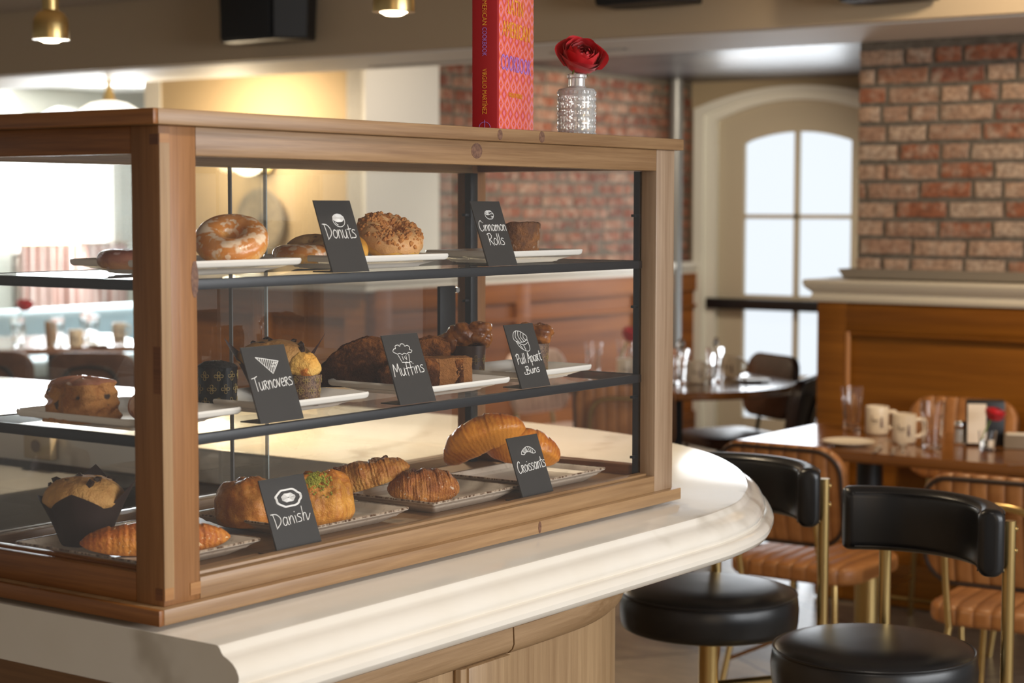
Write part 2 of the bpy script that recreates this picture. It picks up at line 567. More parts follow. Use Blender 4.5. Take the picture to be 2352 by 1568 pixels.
b.rings([[V(x, D0-.003, (gt(x) if -4.408 <= x <= -3.632 else 1.97)), V(x, D0-.003, at(x)), V(x, D1, at(x)), V(x, D1, (gt(x) if -4.408 <= x <= -3.632 else 1.97))] for x in lt])
setting(b.out('door_leaf', TAUPE, door))
b = B().box((-4.02, D0+.01, 1.10), (.034, .03, 1.96))
b.box((-4.02, D0+.01, 1.498), (.78, .03, .028))
b.box((-4.02, D0+.01, .445), (.78, .03, .028))
setting(b.out('muntin', TAUPE, door))
SKYP = emit('daylight_pane', (.86, .935, 1), 1.0)
b = B().box((-4.02, D1-.01, 1.09), (.79, .006, 1.94))
setting(b.out('door_pane', SKYP, door))
b = B().box((-4.02, D0-.06, .918), (1.26, .05, .072), .01)
b.box((-4.6, D0-.02, .918), (.05, .08, .05))
b.box((-3.45, D0-.02, .918), (.05, .08, .05))
setting(b.out('push_bar', BLACK, door))
# wainscot with white ledge along the left wall
b = B()
b.box((XW+.03, 7.72, .56), (.06, 3.38, 1.12))
setting(b.out('wall_left_wainscot', WAINY))
b = B()
for y0, y1 in ((6.03, 6.16), (7.3, 7.44), (8.6, 8.74)): b.box((XW+.07, (y0+y1)/2, .57), (.025, y1-y0, 1.1), .006)
b.box((XW+.07, 7.72, 1.06), (.024, 3.36, .12), .006)
b.box((XW+.07, 7.72, .1), (.024, 3.36, .18), .006)
b.box((XW+.075, 7.72, .90), (.02, 3.36, .02), .006)
setting(b.out('trim_5', WAINY))
LEDGE = [(0, 0), (.075, 0), (.082, .012), (.076, .028), (.10, .045), (.104, .075), (.10, .082), (0, .084)]
b = B().sweep(LEDGE, [((-6.31, YT, 1.112), (0, -1)), ((XW, YT, 1.112), (1, -1)), ((XW, 9.42, 1.112), (1, 0))])
setting(b.out('trim_6', WHITEP))
setting(B().tube([(XW+.075, 9.11, 0), (XW+.075, 9.11, 2.39)], .045, 14).out('trim_7', flat('grey_conduit', (.30, .31, .31), .4, .5)))
# brick pier on the right with ledge and panelling
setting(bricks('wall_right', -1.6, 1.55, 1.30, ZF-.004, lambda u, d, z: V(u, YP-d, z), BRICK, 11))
b = B().box((-.02, YP+.16, 1.7), (3.16, .32, 1.02))
setting(b.out('wall_right_mortar', MORTAR))
b = B().box((-.08, YP+.02, .6), (3.32, .1, 1.2))
setting(b.out('wall_right_wainscot', WAINX))
b = B()
b.box((-1.68, YP-.045, .6), (.125, .03, 1.18), .004)
b.box((-.07, YP-.045, 1.125), (3.34, .028, .11), .004)
b.box((-.02, YP-.05, 1.062), (3.18, .018, .016), .005)
b.box((-.07, YP-.045, .09), (3.34, .028, .17), .004)
b.box((.62, YP-.045, .6), (.125, .03, 1.18), .004)
setting(b.out('trim_8', WAINX))
b = B().tube([(-1.612, YP-.052, .18), (-1.612, YP-.052, 1.07)], .012, 10)
setting(b.out('trim_9', flat('honey_bead', (.46, .19, .05), .35)))
b = B().sweep([(0, 0), (.04, 0), (.046, .014), (.036, .034), (.07, .058), (.078, .078), (.07, .088), (0, .09)], [((1.58, YP-.03, 1.185), (0, -1)), ((-1.74, YP-.03, 1.185), (-.6, -1)), ((-1.74, YP+.3, 1.185), (-.6, 0))])
setting(b.out('trim_10', flat('cream_ledge_paint', (.66, .58, .45), .45)))
b = B().sweep([(0, 0), (.03, .005), (.045, .03), (.05, .04), (0, .042)], [((1.58, YP, 1.275), (0, -1)), ((-1.625, YP, 1.275), (-.7, -1)), ((-1.625, YP+.3, 1.275), (-.7, 0))])
setting(b.out('trim_11', flat('mortar_cap', (.30, .25, .19), .9)))
# far dining room on the left: window wall
FW = flat('far_wall_paint', (.66, .64, .56), .7)
b = B()
b.box((XF-.1, 5.3, 1.3), (.2, 4.54, 2.6))
b.box((XF-.1, 9.6, 1.3), (.2, 1.98, 2.6))
b.box((XF-.1, 8.1, .6), (.2, 1.1, 1.2))
n = 16
b.rings([[V(XF, 7.57+1.04*i/n, 1.98+.34*(1-(2*i/n-1)**2)), V(XF, 7.57+1.04*i/n, 2.6), V(XF-.2, 7.57+1.04*i/n, 2.6), V(XF-.2, 7.57+1.04*i/n, 1.98+.34*(1-(2*i/n-1)**2))] for i in range(n+1)])
b.box((-7.2, 10.2, 1.3), (4.6, .2, 2.6))
setting(b.out('wall_far', FW))
win = setting(thing('window_1', None, None))
b = B()
for y in (7.59, 8.585): b.box((XF-.05, y, 1.6), (.08, .05, .9))
b.box((XF-.05, 8.09, 2.0), (.08, 1.0, .05))
b.box((XF-.05, 8.09, 1.2), (.1, 1.04, .04))
setting(b.out('window_frame', WHITEP, win))
b = B().box((XF-.12, 8.09, 1.72), (.01, 1.04, 1.3))
setting(b.out('window_pane', emit('bright_sky_pane', (.95, .98, 1), 3.2), win))
ct = NT('sheer_cafe_curtain', (.62, .40, .34), .9)
_p = ct.sep(ct.map('Object', (1, 1, 1)), 1)
ct.base(ct.ramp(ct.noise(ct.map('Object', (0, 16, .3)), 1, 3, .7), [(.38, (.36, .15, .11)), (.5, (.66, .44, .38)), (.62, (.82, .68, .62))]))
ct.set('Transmission Weight', 0)
ct.set('Emission Color', (.8, .62, .56, 1))
cur = thing('cafe_curtain', 'pleated pinkish cafe curtain hanging below the bright window beyond the display case', 'curtain', (XF+.06, 8.09, .75))
B().grid(lambda u, v: V(.02*math.sin(u*75)+.01*math.sin(u*31), -.52+1.06*u, .52*v), 150, 6).out('curtain_cloth', ct.m, cur, norm=False)
B().tube([(0, -.55, .525), (0, .56, .525)], .008).out('curtain_rod', BRASS, cur)

# ================================================================== BAR COUNTER
CT = 1.06
edge = [(.095, -.012), (.095, .3), (.095, .7), (.095, 1.02), (.09, 1.13), (.07, 1.24), (.03, 1.34), (-.017, 1.434), (-.115, 1.585), (-.229, 1.713), (-.32, 1.79), (-.42, 1.855), (-.55, 1.915), (-.75, 1.965), (-1.0, 1.99), (-1.4, 2.0), (-2.4, 2.0), (-4.2, 2.0)]
ep = catmull([(x, y, 0) for x, y in edge], 5)
def path_off(pts, off, z):
    o = []
    for i, p in enumerate(pts):
        t = (pts[min(i+1, len(pts)-1)]-pts[max(i-1, 0)]).normalized()
        nn = (t.y, -t.x)
        o.append((V(p.x+nn[0]*off, p.y+nn[1]*off, z), nn))
    return o
PROF = [(0, 0), (.004, -.001), (.007, -.004), (.009, -.008), (.012, -.011), (.019, -.014), (.026, -.018), (.032, -.024), (.0355, -.031), (.036, -.036), (.034, -.0405), (.0335, -.0425), (.041, -.0432), (.047, -.047), (.0505, -.053), (.0505, -.060), (.047, -.066), (.041, -.070), (-.05, -.070)]
cnt = thing('countertop', 'veined white marble bar top with a rounded end under the pastry case', 'countertop', (0, 0, CT))
b = B()
pth = path_off(ep, 0, 0)
rows = [[p+V(nn[0]*o, nn[1]*o, z) for o, z in PROF] for p, nn in pth]
b.rings(rows, closed=False)
inner = [V(-4.2, 1.21, 0), V(-.52, 1.21, 0), V(-.52, -.012, 0)]
topv = [p for p, nn in pth]+inner
poly = topv
tri = geometry.tessellate_polygon([poly])
vs = [b.bm.verts.new(p) for p in poly]
for t in tri: b.bm.faces.new([vs[i] for i in t])
# inner vertical faces, underside and the two cut ends
b.rings([[p, p+V(0, 0, -.07)] for p in (inner[0], inner[1], inner[2])], closed=False)
under = [r[-1] for r in rows]+[p+V(0, 0, -.07) for p in inner]
tri = geometry.tessellate_polygon([under])
vs = [b.bm.verts.new(p) for p in under]
for t in tri: b.bm.faces.new([vs[i] for i in t][::-1])
for r, q in ((rows[0], inner[2]), (rows[-1], inner[0])):
    pg = r+[q+V(0, 0, -.07), q]
    tri = geometry.tessellate_polygon([pg])
    vs = [b.bm.verts.new(p) for p in pg]
    for t in tri: b.bm.faces.new([vs[i] for i in t])
bmesh.ops.remove_doubles(b.bm, verts=b.bm.verts, dist=1e-5)
b.out('slab', MARBLE, cnt, ang=30)
bar = thing('bar_counter', 'oak panelled bar counter standing under the white marble top', 'bar counter', (0, 0, 0))
b = B()
bp_ = catmull([(-.045, -.0, 0), (-.045, .3, 0), (-.045, .6, 0), (-.045, .85, 0), (-.058, 1.0, 0), (-.108, 1.14, 0), (-.20, 1.285, 0), (-.33, 1.46, 0), (-.50, 1.60, 0), (-.75, 1.70, 0), (-1.05, 1.74, 0), (-2.0, 1.74, 0), (-4.2, 1.74, 0)], 6)
pb = path_off(bp_, 0, 0)
b.sweep([(0, .0), (0, CT-.071), (-.03, CT-.071), (-.03, 0)], pb)
b.out('front_panel', OAKZ, bar)
b = B().sweep([(0, .925), (.012, .926), (.018, .932), (.020, .945), (.020, .9885), (0, .9885)], pb)
b.out('crown_molding', OAKY, bar)
i0 = [i for i, (p, nn) in enumerate(pb) if p.y < .615 and p.x > 0]
i1 = [i for i, (p, nn) in enumerate(pb) if p.y > .60 or p.x < 0]
pl = [(V(-.045, .0, 0), (1, 0)), (V(-.045, .7365, 0), (1, 0))]
pr = [(V(-.045, .7400, 0), (1, 0))]+[pb[i] for i in i1 if pb[i][0].y > .75 or pb[i][0].x < -.1][:70]
RAIL = lambda z: [(0, z-.002), (.006, z-.001), (.014, z+.006), (.017, z+.014), (.016, .925), (0, .925)]
B().sweep(RAIL(.886), pl).out('rail', OAKY, bar)
B().sweep(RAIL(.885), pr).out('rail', OAKY, bar)
b = B().box((-.037, .682, .443), (.016, .108, .885), .005)
b.out('stile', OAKZ, bar)
b = B().tube([(-.04, .620, .05), (-.04, .620, .885)], .010, 8)
b.out('panel_bead', OAKZ, bar)
b = B().box((-.29, .016, .494), (.48, .03, .988))
b.out('end_panel', wood('shade_toned_oak', (.11, .05, .018), (.22, .11, .04), 0, .45, .8), bar)  # darker copy of the oak, shade at the counter end put into its colour
b = B().box((-.525, .6, .49), (.03, 1.18, .98))
b.box((-1.0, 1.235, .49), (.96, .03, .98))
b.out('inner_panel', flat('dark_inner_panel', (.05, .04, .032), .4), bar)

# under-bar equipment seen through the side pane
ub = thing('underbar_cooler', 'dark steel under-bar cooler standing behind the bar', 'cooler', (-2.1, 1.02, 0))
DST = flat('dark_steel', (.030, .025, .02), .6, .2)
B().box((0, 0, .49), (1.36, .34, .98), .01).out('body', DST, ub)
B().box((0, -.19, .88), (1.34, .02, .05), .008).out('front_rail', flat('worn_steel', (.22, .2, .18), .35, .8), ub)
for i in range(3):
    d = B().box((-.44+.44*i, -.185, .45), (.42, .02, .74), .006).out('door', DST, ub)
    B().box((-.44+.44*i, -.205, .79), (.24, .02, .02), .006).out('handle', STEEL, d)
ub2 = thing('speed_rail', 'low dark steel bottle rail fixed in front of the under-bar cooler', 'rack', (-1.75, .70, .6))
B().box((0, 0, .02), (.9, .16, .03), .006).out('tray', DST, ub2)
B().box((0, -.08, .12), (.9, .012, .05), .005).out('guard', flat('guard_steel', (.3, .28, .26), .3, .9), ub2)
for sx in (-.44, .44): B().box((sx, 0, -.29), (.03, .14, .62)).out('leg', DST, ub2)
op = thing('outlet_plate', 'beige socket plate fixed to the back wall of the bar well', 'socket', (-1.64, 1.196, 1.03))
B().box((0, 0, 0), (.09, .02, .06), .004).out('plate', flat('beige_plate', (.55, .42, .25), .5), op)
B().lathe([(.012, 0), (.014, .004), (.008, .004)], 16).out('socket', flat('socket_brown', (.2, .12, .06), .5), op, rot=(PI/2, 0, 0), loc=(0, -.01, 0))

# ================================================================== DISPLAY CASE
CZ = 1.066
case = thing('display_case', 'stained pine pastry display case with glass sides and two black-edged shelves', 'display case', (0, 0, CZ))
def cbox(name, x0, x1, y0, y1, z0, z1, mat, bev=.0015, par=None):
    return B().box(((x0+x1)/2, (y0+y1)/2, (z0+z1)/2-CZ), (abs(x1-x0), abs(y1-y0), abs(z1-z0)), bev).out(name, mat, par or case)
CW, CL = .445, 1.18
for x in (-.04, -.40):
    for y in (.05, 1.13):
        B().lathe([(.012, -.006), (.013, -.004), (.012, .001)], 16, (x, y, 0)).out('foot', BLKPLASTIC, case)
def board(name, x0, x1, y0, y1, z0, z1):
    """board with WY grain and WX on its short end cap"""
    return cbox(name, x0, x1, y0, y1, z0, z1, WY, .0012)
cbox('base_board', -CW, 0, .0005, CL, 1.066, 1.0851, WY)
cbox('base_lipping', -CW, 0, -.0075, .0005, 1.066, 1.0851, WX)
cbox('top_board', -CW, 0, .0005, CL, 1.6475, 1.666, WY)
cbox('top_lipping', -CW, 0, -.0075, .0005, 1.6475, 1.666, WX)
cbox('post', -.058, -.011, .011, .070, 1.085, 1.6475, WZ)
cbox('post', -.040, -.011, 1.112, 1.169, 1.085, 1.6475, wood('pale_pine_z', (.25, .155, .09), (.44, .315, .21), 2))
cbox('post', -.434, -.390, .011, .05, 1.085, 1.6475, WZ)
cbox('post', -.434, -.400, 1.13, 1.169, 1.085, 1.6475, WZ)
# corner strip: end grain of the side frame showing on the front face
cbox('corner_strip', -.0112, -.0104, .0115, .027, 1.092, 1.637, wood('pale_strip', (.22, .12, .05), (.39, .245, .12), 2), 0)
INL = wood('inlay_dark', (.10, .032, .008), (.24, .09, .025), 0)
for x0, x1, z0, z1 in ((-.024, -.0112, 1.336, 1.391), (-.025, -.0125, 1.092, 1.106), (-.026, -.0112, 1.625, 1.637)): cbox('joint_inlay', x0, x1, .0106, .0112, z0, z1, INL, 0)
INP = wood('inlay_orange', (.28, .12, .04), (.46, .24, .09), 1)
for y0, y1, z0, z1 in ((.0115, .026, 1.092, 1.1065), (.053, .070, 1.092, 1.107), (.0115, .027, 1.627, 1.638)): cbox('joint_inlay', -.0108, -.0102, y0, y1, z0, z1, INP, 0)
KNOT = NT('wood_knot', (.13, .055, .03), .45)
KNOT.base(KNOT.ramp(KNOT.noise(KNOT.map('Object', (60, 60, 60)), 3, 3, .6), [(.35, (.09, .035, .018)), (.7, (.22, .11, .06))]))
for y, z, ry, rz_, x in ((.663, 1.657, .006, .0075, .0003), (.768, 1.657, .007, .0085, .0003), (.765, 1.076, .004, .009, .0003), (.622, 1.633, .013, .011, -.0107), (.066, 1.468, .006, .022, -.0107)):
    B().prism([(math.cos(i*PI/9)*ry, math.sin(i*PI/9)*rz_) for i in range(18)], -.0004, 0).out('knot', KNOT.m, case, rot=(PI/2, 0, PI/2), loc=(x, y, z-CZ))
cbox('top_rail', -.040, -.011, .070, 1.112, 1.613, 1.6475, WY)
cbox('top_rail', -.434, -.400, .05, 1.13, 1.613, 1.6475, WY)
cbox('top_rail', -.390, -.058, .011, .036, 1.615, 1.6475, WX)
cbox('top_rail', -.400, -.040, 1.144, 1.169, 1.615, 1.6475, WX)
cbox('bottom_rail', -.024, -.011, .070, 1.112, 1.085, 1.1115, WY)
cbox('rail_ledge', -.042, -.026, .070, 1.112, 1.085, 1.1150, WY)
cbox('bottom_rail', -.434, -.400, .05, 1.13, 1.085, 1.118, WY)
cbox('bottom_rail', -.390, -.058, .011, .024, 1.085, 1.121, WX)
cbox('rail_ledge', -.390, -.058, .026, .040, 1.085, 1.1235, WX)
cbox('bottom_rail', -.400, -.040, 1.144, 1.169, 1.085, 1.121, WX)
FB = wood('case_floor', (.17, .085, .035), (.34, .19, .085), 1, .4)
cbox('floor_board', -.40, -.042, .04, 1.144, 1.0852, 1.104, FB)
cbox('glass_panel', -.0275, -.0235, .070, 1.112, 1.112, 1.613, PANE, 0)
cbox('glass_panel', -.390, -.058, .024, .028, 1.121, 1.615, PANE, 0)
cbox('glass_panel', -.400, -.040, 1.15, 1.154, 1.121, 1.615, PANE, 0)
sd = cbox('sliding_door', -.412, -.407, .534, 1.13, 1.118, 1.613, PANE2, 0)
sd2 = cbox('sliding_door', -.422, -.417, .05, .622, 1.118, 1.613, PANE2, 0)
GE = flat('polished_glass_edge', (.62, .66, .64), .25)
cbox('door_edge', -.4125, -.4065, .533, .5355, 1.118, 1.613, flat('dark_glass_edge', (.16, .15, .14), .3), 0)
cbox('door_edge', -.4225, -.4165, .6205, .623, 1.118, 1.613, GE, 0)
h = cbox('door_handle', -.400, -.392, 1.027, 1.071, 1.300, 1.418, BLKPLASTIC, .002)
for z in (1.308, 1.410):
    for q in (1.074,):
        B().tube([(-.406, q, z-CZ), (-.390, q, z-CZ)], .005, 12).out('handle_bolt', STEEL, case)
for x, y in ((-.052, 1.128), (-.397, 1.122), (-.385, .058), (-.066, .055)):
    u = cbox('shelf_upright', x-.007, x+.007, y-.010, y+.010, 1.104, 1.613, BLACK, .001)
    for z in (1.14, 1.24, 1.39, 1.54): cbox('shelf_peg', x-.004, x+.004, y-.022, y-.008, z-.0022, z+.0022, BLACK, .0005)
for z in (1.466, 1.278):
    s = cbox('shelf', -.396, -.048, .045, 1.118, z-.006, z, PANE2, 0)
    for q in ((-.048, -.038, .040, 1.123), (-.404, -.394, .040, 1.123), (-.394, -.048, .036, .046), (-.394, -.048, 1.113, 1.123)):
        cbox('shelf_edge', q[0], q[1], q[2], q[3], z-.0125, z+.0004, BLACK, .001, case)

# ================================================================== PLATES
US, MS, BS = 1.4668, 1.2788, 1.1042
def plate_mesh(name, mat, parent, rim, h, lip, cr):
    """unit-size (1 x 1) flared plate scaled per thing"""
    b = B()
    prof = [(.30, .0, .02), (.305, .001, .02), (.325, .0015, .02), (.335, h*.18, .03), (.40, h*.40, .03), (.465, h*.66, .03), (.484, h-.0082, cr), (.496, h-.0058, cr), (.500, h-.0022, cr), (.497, h+.0004, cr), (.488, h+.0008, cr), (.455, h*.76, cr), (.40, h*.5, .03), (.37, h*.36, .03), (.2, h*.33, .02), (.02, h*.33, .005)]
    b.rings([[V(x, y, z) for x, y in rrect(s, s, c*s*2, 6)] for s, z, c in prof])
    return b.out(name, mat, parent, ang=50)
pw = thing('serving_plate', 'square white plate at the post end of the top shelf under the glazed donut', 'plate', (-.187, .226, US), 0, 'white square plates on the glass shelves')
plate_mesh('dish', PORC, pw, 0, .0190, 0, .07)
pw.scale = (.215, .225, 1)
def wp(label, xc, yc, z, wx, wy): return dup(pw, label, (xc, yc, z), scale=(wx, wy, 1))
wp('white plate behind the Donuts card holding donuts and the crumb-topped ring', -.168, .545, US, .18, .215)
wp('white plate behind the Cinnamon Rolls card holding one dark roll', -.163, .90, US, .168, .212)
wp('white plate at the post end of the middle shelf under the fruit scone', -.195, .130, MS, .222, .195)
wp('white plate behind the Turnovers card holding paper-wrapped muffins', -.17, .372, MS, .18, .205)
wp('white plate behind the Muffins card holding chocolate cake slices', -.155, .672, MS, .20, .205)
wp('white plate behind the Pull Apart Buns card holding two sticky buns', -.165, .935, MS, .168, .205)
STONE = NT('speckled_stoneware', (.66, .55, .43), .28)
_n = STONE.noise(STONE.map('Object', (.25, .25, .25)), 60, 4, .7)
STONE.base(STONE.ramp(_n, [(.3, (.52, .42, .32)), (.42, (.68, .58, .46)), (.7, (.72, .62, .50))]))
STONE = STONE.m
RIMB = NT('brown_glaze_rim', (.12, .05, .02), .35)
_n = RIMB.noise(RIMB.map('Object', (.25, .25, .25)), 150, 3, .7)
RIMB.base(RIMB.ramp(_n, [(.42, (.10, .045, .018)), (.58, (.52, .40, .29))]))
RIMB = RIMB.m
ps = thing('stoneware_plate', 'beige stoneware plate by the corner post, under the tulip-paper muffin on the case floor', 'plate', (-.20, .147, BS), 0, 'beige stoneware plates on the case floor')
b = B()
hh = .021
prof = [(.36, 0, .04), (.37, .001, .04), (.42, hh*.35, .03), (.485, hh*.78, .02), (.4985, hh-.003, .02), (.4995, hh-.0012, .02), (.493, hh, .02), (.482, hh-.001, .02), (.465, hh*.66, .03), (.445, hh*.45, .03), (.40, hh*.38, .03), (.02, hh*.36, .005)]
b.rings([[V(x, y, z) for x, y in rrect(s, s, c*2*s, 5)] for s, z, c in prof])
b.out('dish', STONE, ps, ang=50)
b = B()
b.rings([[V(x, y, z) for x, y in rrect(s, s, .02, 5)] for s, z in ((.5, hh-.0022), (.501, hh-.0005), (.4955, hh+.0005), (.490, hh+.0002))], cap0=False, cap1=False)
b.out('rim_glaze', RIMB, ps, ang=60)
ps.scale = (.24, .205, 1)
def sp(label, xc, yc, wx, wy): return dup(ps, label, (xc, yc, BS), scale=(wx, wy, 1))
sp('beige stoneware plate behind the Danish card holding a domed bun and the pistachio danish', -.19, .448, .215, .22)
sp('beige stoneware plate in the centre of the case floor under the two chocolate almond pastries', -.165, .715, .175, .215)
sp('beige stoneware plate behind the Croissants card', -.162, .962, .168, .212)
PTOP, STOP = .0065, .0082      # well height of the white plates and of the stoneware

# ================================================================== PASTRIES
DON = pastry('glazed_donut_crust', (.86, .50, .15), (.66, .235, .04), (.66, .30, .11), .6, 22, .25, .22, [((.88, .66, .45), .57, 40), ((.84, .60, .38), .56, 85)], spec=.5)
DONP = pastry('fried_dough', (.86, .52, .12), (.74, .33, .04), (.52, .18, .025), .5, 30, .25, .35)
CHOCG = pastry('mauve_glaze', (.55, .28, .13), (.36, .14, .08), (.26, .085, .055), .8, 26, .2, .2, ((.62, .42, .36), .62, 40))
ICING = pastry('tan_icing', (.66, .35, .13), (.66, .36, .15), (.56, .27, .10), .3, 50, .35, .35)
CRUMB = pastry('brown_crumbs', (.60, .25, .06), (.42, .14, .03), (.25, .065, .015), .2, 90, .6, .5)
CROIS = pastry('croissant_crust', (.72, .27, .032), (.49, .122, .010), (.24, .044, .005), .6, 20, .45, .26, None, 7, .004)
CROISD = pastry('dark_croissant_crust', (.58, .24, .05), (.33, .10, .018), (.12, .03, .007), .6, 38, .8, .33, ((.72, .55, .40), .66, 160), 10, .006)
ALMC = pastry('almond_croissant_crust', (.70, .34, .075), (.46, .155, .024), (.20, .055, .011), .6, 30, .8, .35, ((.82, .68, .50), .68, 150), 9, .006)
DOMEC = pastry('dome_crust', (.66, .28, .055), (.42, .13, .018), (.25, .065, .011), .45, 26, .6, .33, None, 5, .004)
SUGAR = pastry('sugared_crust', (.66, .25, .035), (.44, .115, .012), (.22, .045, .006), .5, 30, .8, .33, ((.86, .58, .28), .66, 220), 8, .005)
SCONE = pastry('fruit_scone', (.52, .24, .07), (.34, .125, .03), (.22, .07, .022), .35, 34, 1.0, .5, [((.06, .035, .025), .64, 55), ((.60, .44, .33), .72, 30)], 0, .008)
GLAZC = pastry('iced_croissant', (.45, .18, .06), (.42, .17, .06), (.34, .12, .045), .3, 24, .3, .28, ((.70, .47, .32), .5, 30), 8, .004)
CHOCK = pastry('chocolate_cake', (.06, .021, .008), (.11, .037, .013), (.38, .13, .032), .75, 70, 1.0, .8, None, 0, .008, 1.3, .1)
BROWNC = pastry('brown_crumb_cake', (.40, .17, .055), (.45, .19, .06), (.52, .21, .04), .3, 90, 1.0, .8, None, 0, .007, 1.3, .1)
MUFT = pastry('muffin_top', (.62, .33, .10), (.52, .25, .07), (.36, .14, .04), .4, 40, .8, .6, ((.05, .02, .012), .66, 60), 0, .005)
MUFY = pastry('yellow_muffin_top', (.88, .52, .13), (.80, .38, .06), (.88, .60, .22), .3, 42, .9, .5, [((.55, .17, .02), .60, 42), ((.20, .04, .02), .70, 60)], 0, .006)
BUNT = pastry('sticky_bun_top', (.38, .13, .02), (.17, .045, .008), (.055, .015, .005), .4, 26, .5, .16, None, 0, .004, 1.2, .5)
CINN = pastry('cinnamon_roll', (.34, .13, .03), (.14, .052, .018), (.075, .034, .016), .5, 30, .9, .6, ((.36, .25, .17), .64, 70), 0, .006)
PISTD = pastry('flaky_danish', (.70, .32, .05), (.46, .155, .018), (.20, .05, .008), .45, 30, .7, .33, None, 9, .004)
PIST = pastry('pistachio_crumbs', (.46, .43, .06), (.38, .38, .04), (.24, .27, .03), .3, 130, .9, .8)
PAPERB = flat('dark_brown_paper', (.030, .014, .010), .55)
PAPERP = flat('plum_paper', (.045, .016, .014), .5)
WRAPK = NT('black_wrapper', (.006, .006, .007), .22)
WRAPK.bump(WRAPK.noise(WRAPK.map('Object', (60, 60, 6)), 3, 3), .25, .004)
WRAPK = WRAPK.m
WRAPB = NT('speckled_brown_wrapper', (.09, .045, .03), .5)
WRAPB.base(WRAPB.ramp(WRAPB.noise(WRAPB.map('Object'), 420, 2, .8), [(.45, (.075, .034, .022)), (.58, (.24, .14, .07))]))
WRAPB = WRAPB.m

def donut(b, R0, r0, hz, seed, bump=.05):
    def f(u, v):
        a, t = 2*PI*u, 2*PI*v
        k = 1+bump*fr((math.cos(a)*1.3+seed, math.sin(a)*1.3, math.cos(t)*.8), 1, 3)
        rr = r0*k
        ct_, st = math.cos(t), math.sin(t)
        x = R0+rr*math.copysign(abs(ct_)**.9, ct_)
        return V(x*math.cos(a), x*math.sin(a), max(-hz*.86, hz*k*math.copysign(abs(st)**.85, st)))
    return b.grid(f, 72, 32, True, True)
def lean(x, y, deg):
    d = Vector((x, y, 0)).normalized()*math.sin(R(deg))
    return Vector((d.x, d.y, math.cos(R(deg)))).to_track_quat('Z', 'Y').to_euler()
d1 = thing('glazed_donut', 'big sugar-glazed ring donut tilted up beside the corner post, top shelf', 'donut', (-.132, .252, US+PTOP+.0365), 0, 'donuts on the top shelf', lean(.66, -.75, 33))
donut(B(), .0290, .0190, .0175, 1).out('ring', DON, d1, ang=80)
d2 = thing('iced_donut', 'flat mauve-iced donut half hidden by the corner post, top shelf', 'donut', (-.205, .148, US+PTOP+.0125), 0, 'donuts on the top shelf')
donut(B(), .026, .019, .0135, 4).out('ring', CHOCG, d2, ang=80)
d3 = thing('flat_donut', 'plain glazed donut lying flat left of the Donuts card', 'donut', (-.20, .468, US+PTOP+.013), 0, 'donuts on the top shelf')
donut(B(), .024, .021, .014, 6).out('ring', DON, d3, ang=80)
d4 = thing('blueberry_cake_donut', 'pale blueberry-studded donut behind the flat glazed one, left of the Donuts card', 'donut', (-.262, .548, US+.024), 0, 'donuts on the top shelf', (R(18), R(8), 0))
donut(B(), .020, .0165, .016, 9).out('ring', pastry('blueberry_cake', (.55, .34, .14), (.50, .29, .11), (.40, .20, .07), .3, 40, .6, .5, ((.04, .025, .03), .62, 38)), d4, ang=80)
d5 = thing('golden_donut', 'deep golden donut peeking out at the edge of the Donuts card', 'donut', (-.150, .498, US+PTOP+.021), 0, 'donuts on the top shelf', (R(12), R(30), 0))
donut(B(), .017, .016, .0165, 12).out('ring', DONP, d5, ang=80)
d6 = thing('crumb_donut', 'tan-iced ring donut covered in brown crumbs right of the Donuts card', 'donut', (-.150, .595, US+PTOP+.0355), 0, 'donuts on the top shelf', lean(.95, -.3, 27))
donut(B(), .0295, .0205, .020, 15).out('ring', DONP, d6, ang=80)
def icing(u, v):
    a, t = 2*PI*u, PI*(v*1.06-.03)
    drip = .18*fr((math.cos(a)*2.2, math.sin(a)*2.2, 5), 1, 3)
    t = PI/2+(t-PI/2)*(1+drip if (v > .8 or v < .2) else 1)
    k = 1.06+.08*fr((math.cos(a)*4, math.sin(a)*4, t), 1, 3)
    x = .0295+.0205*k*math.cos(t)
    return V(x*math.cos(a), x*math.sin(a), .020*k*math.sin(t)+.001)
B().grid(icing, 90, 22, True, False).out('icing', ICING, d6, ang=80)
def chunks(n, f, s0, s1, seed):
    rnd = random.Random(seed)
    b = B()
    for i in range(n):
        p = f(rnd)
        r_ = bmesh.ops.create_icosphere(b.bm, subdivisions=1, radius=rnd.uniform(s0, s1))
        for v in r_['verts']:
            v.co *= 1+.5*noise.noise(v.co*260+V(i, 0, 0))
            v.co += p
    return b
def on_ring(rnd):
    a = rnd.random()*2*PI
    t = rnd.uniform(.12, .88)*PI
    return V((.0295+.0215*math.cos(t))*math.cos(a), (.0295+.0215*math.cos(t))*math.sin(a), .0215*math.sin(t))
tag(chunks(380, on_ring, .0014, .0044, 3).out('crumb_topping', CRUMB, d6, ang=20), kind='stuff')
# cinnamon roll: spiral of dough
cr = thing('cinnamon_roll', 'dark sugar-dusted cinnamon roll right of the Cinnamon Rolls card', 'cinnamon roll', (-.155, .918, US+PTOP))
def spiral(u, v):
    a = u*2*PI*2.35
    rad = .006+.026*u
    t = 2*PI*v
    w, h = .0058, .0265+.003*u-.0020*math.cos(a*1.3)
    k = 1+.10*fr((math.cos(a)*2, math.sin(a)*2, u*5), 1, 3)
    c_, s_ = math.cos(t), math.sin(t)
    x = rad+w*k*math.copysign(abs(c_)**.7, c_)
    lean = .0055*(u-.2)
    return V((x+lean*(s_+1))*math.cos(a), (x+lean*(s_+1))*math.sin(a), max(0, .0275+h*k*math.copysign(abs(s_)**.55, s_)-.001))
B().grid(spiral, 150, 20, False, True).out('spiral_dough', CINN, cr, ang=80)

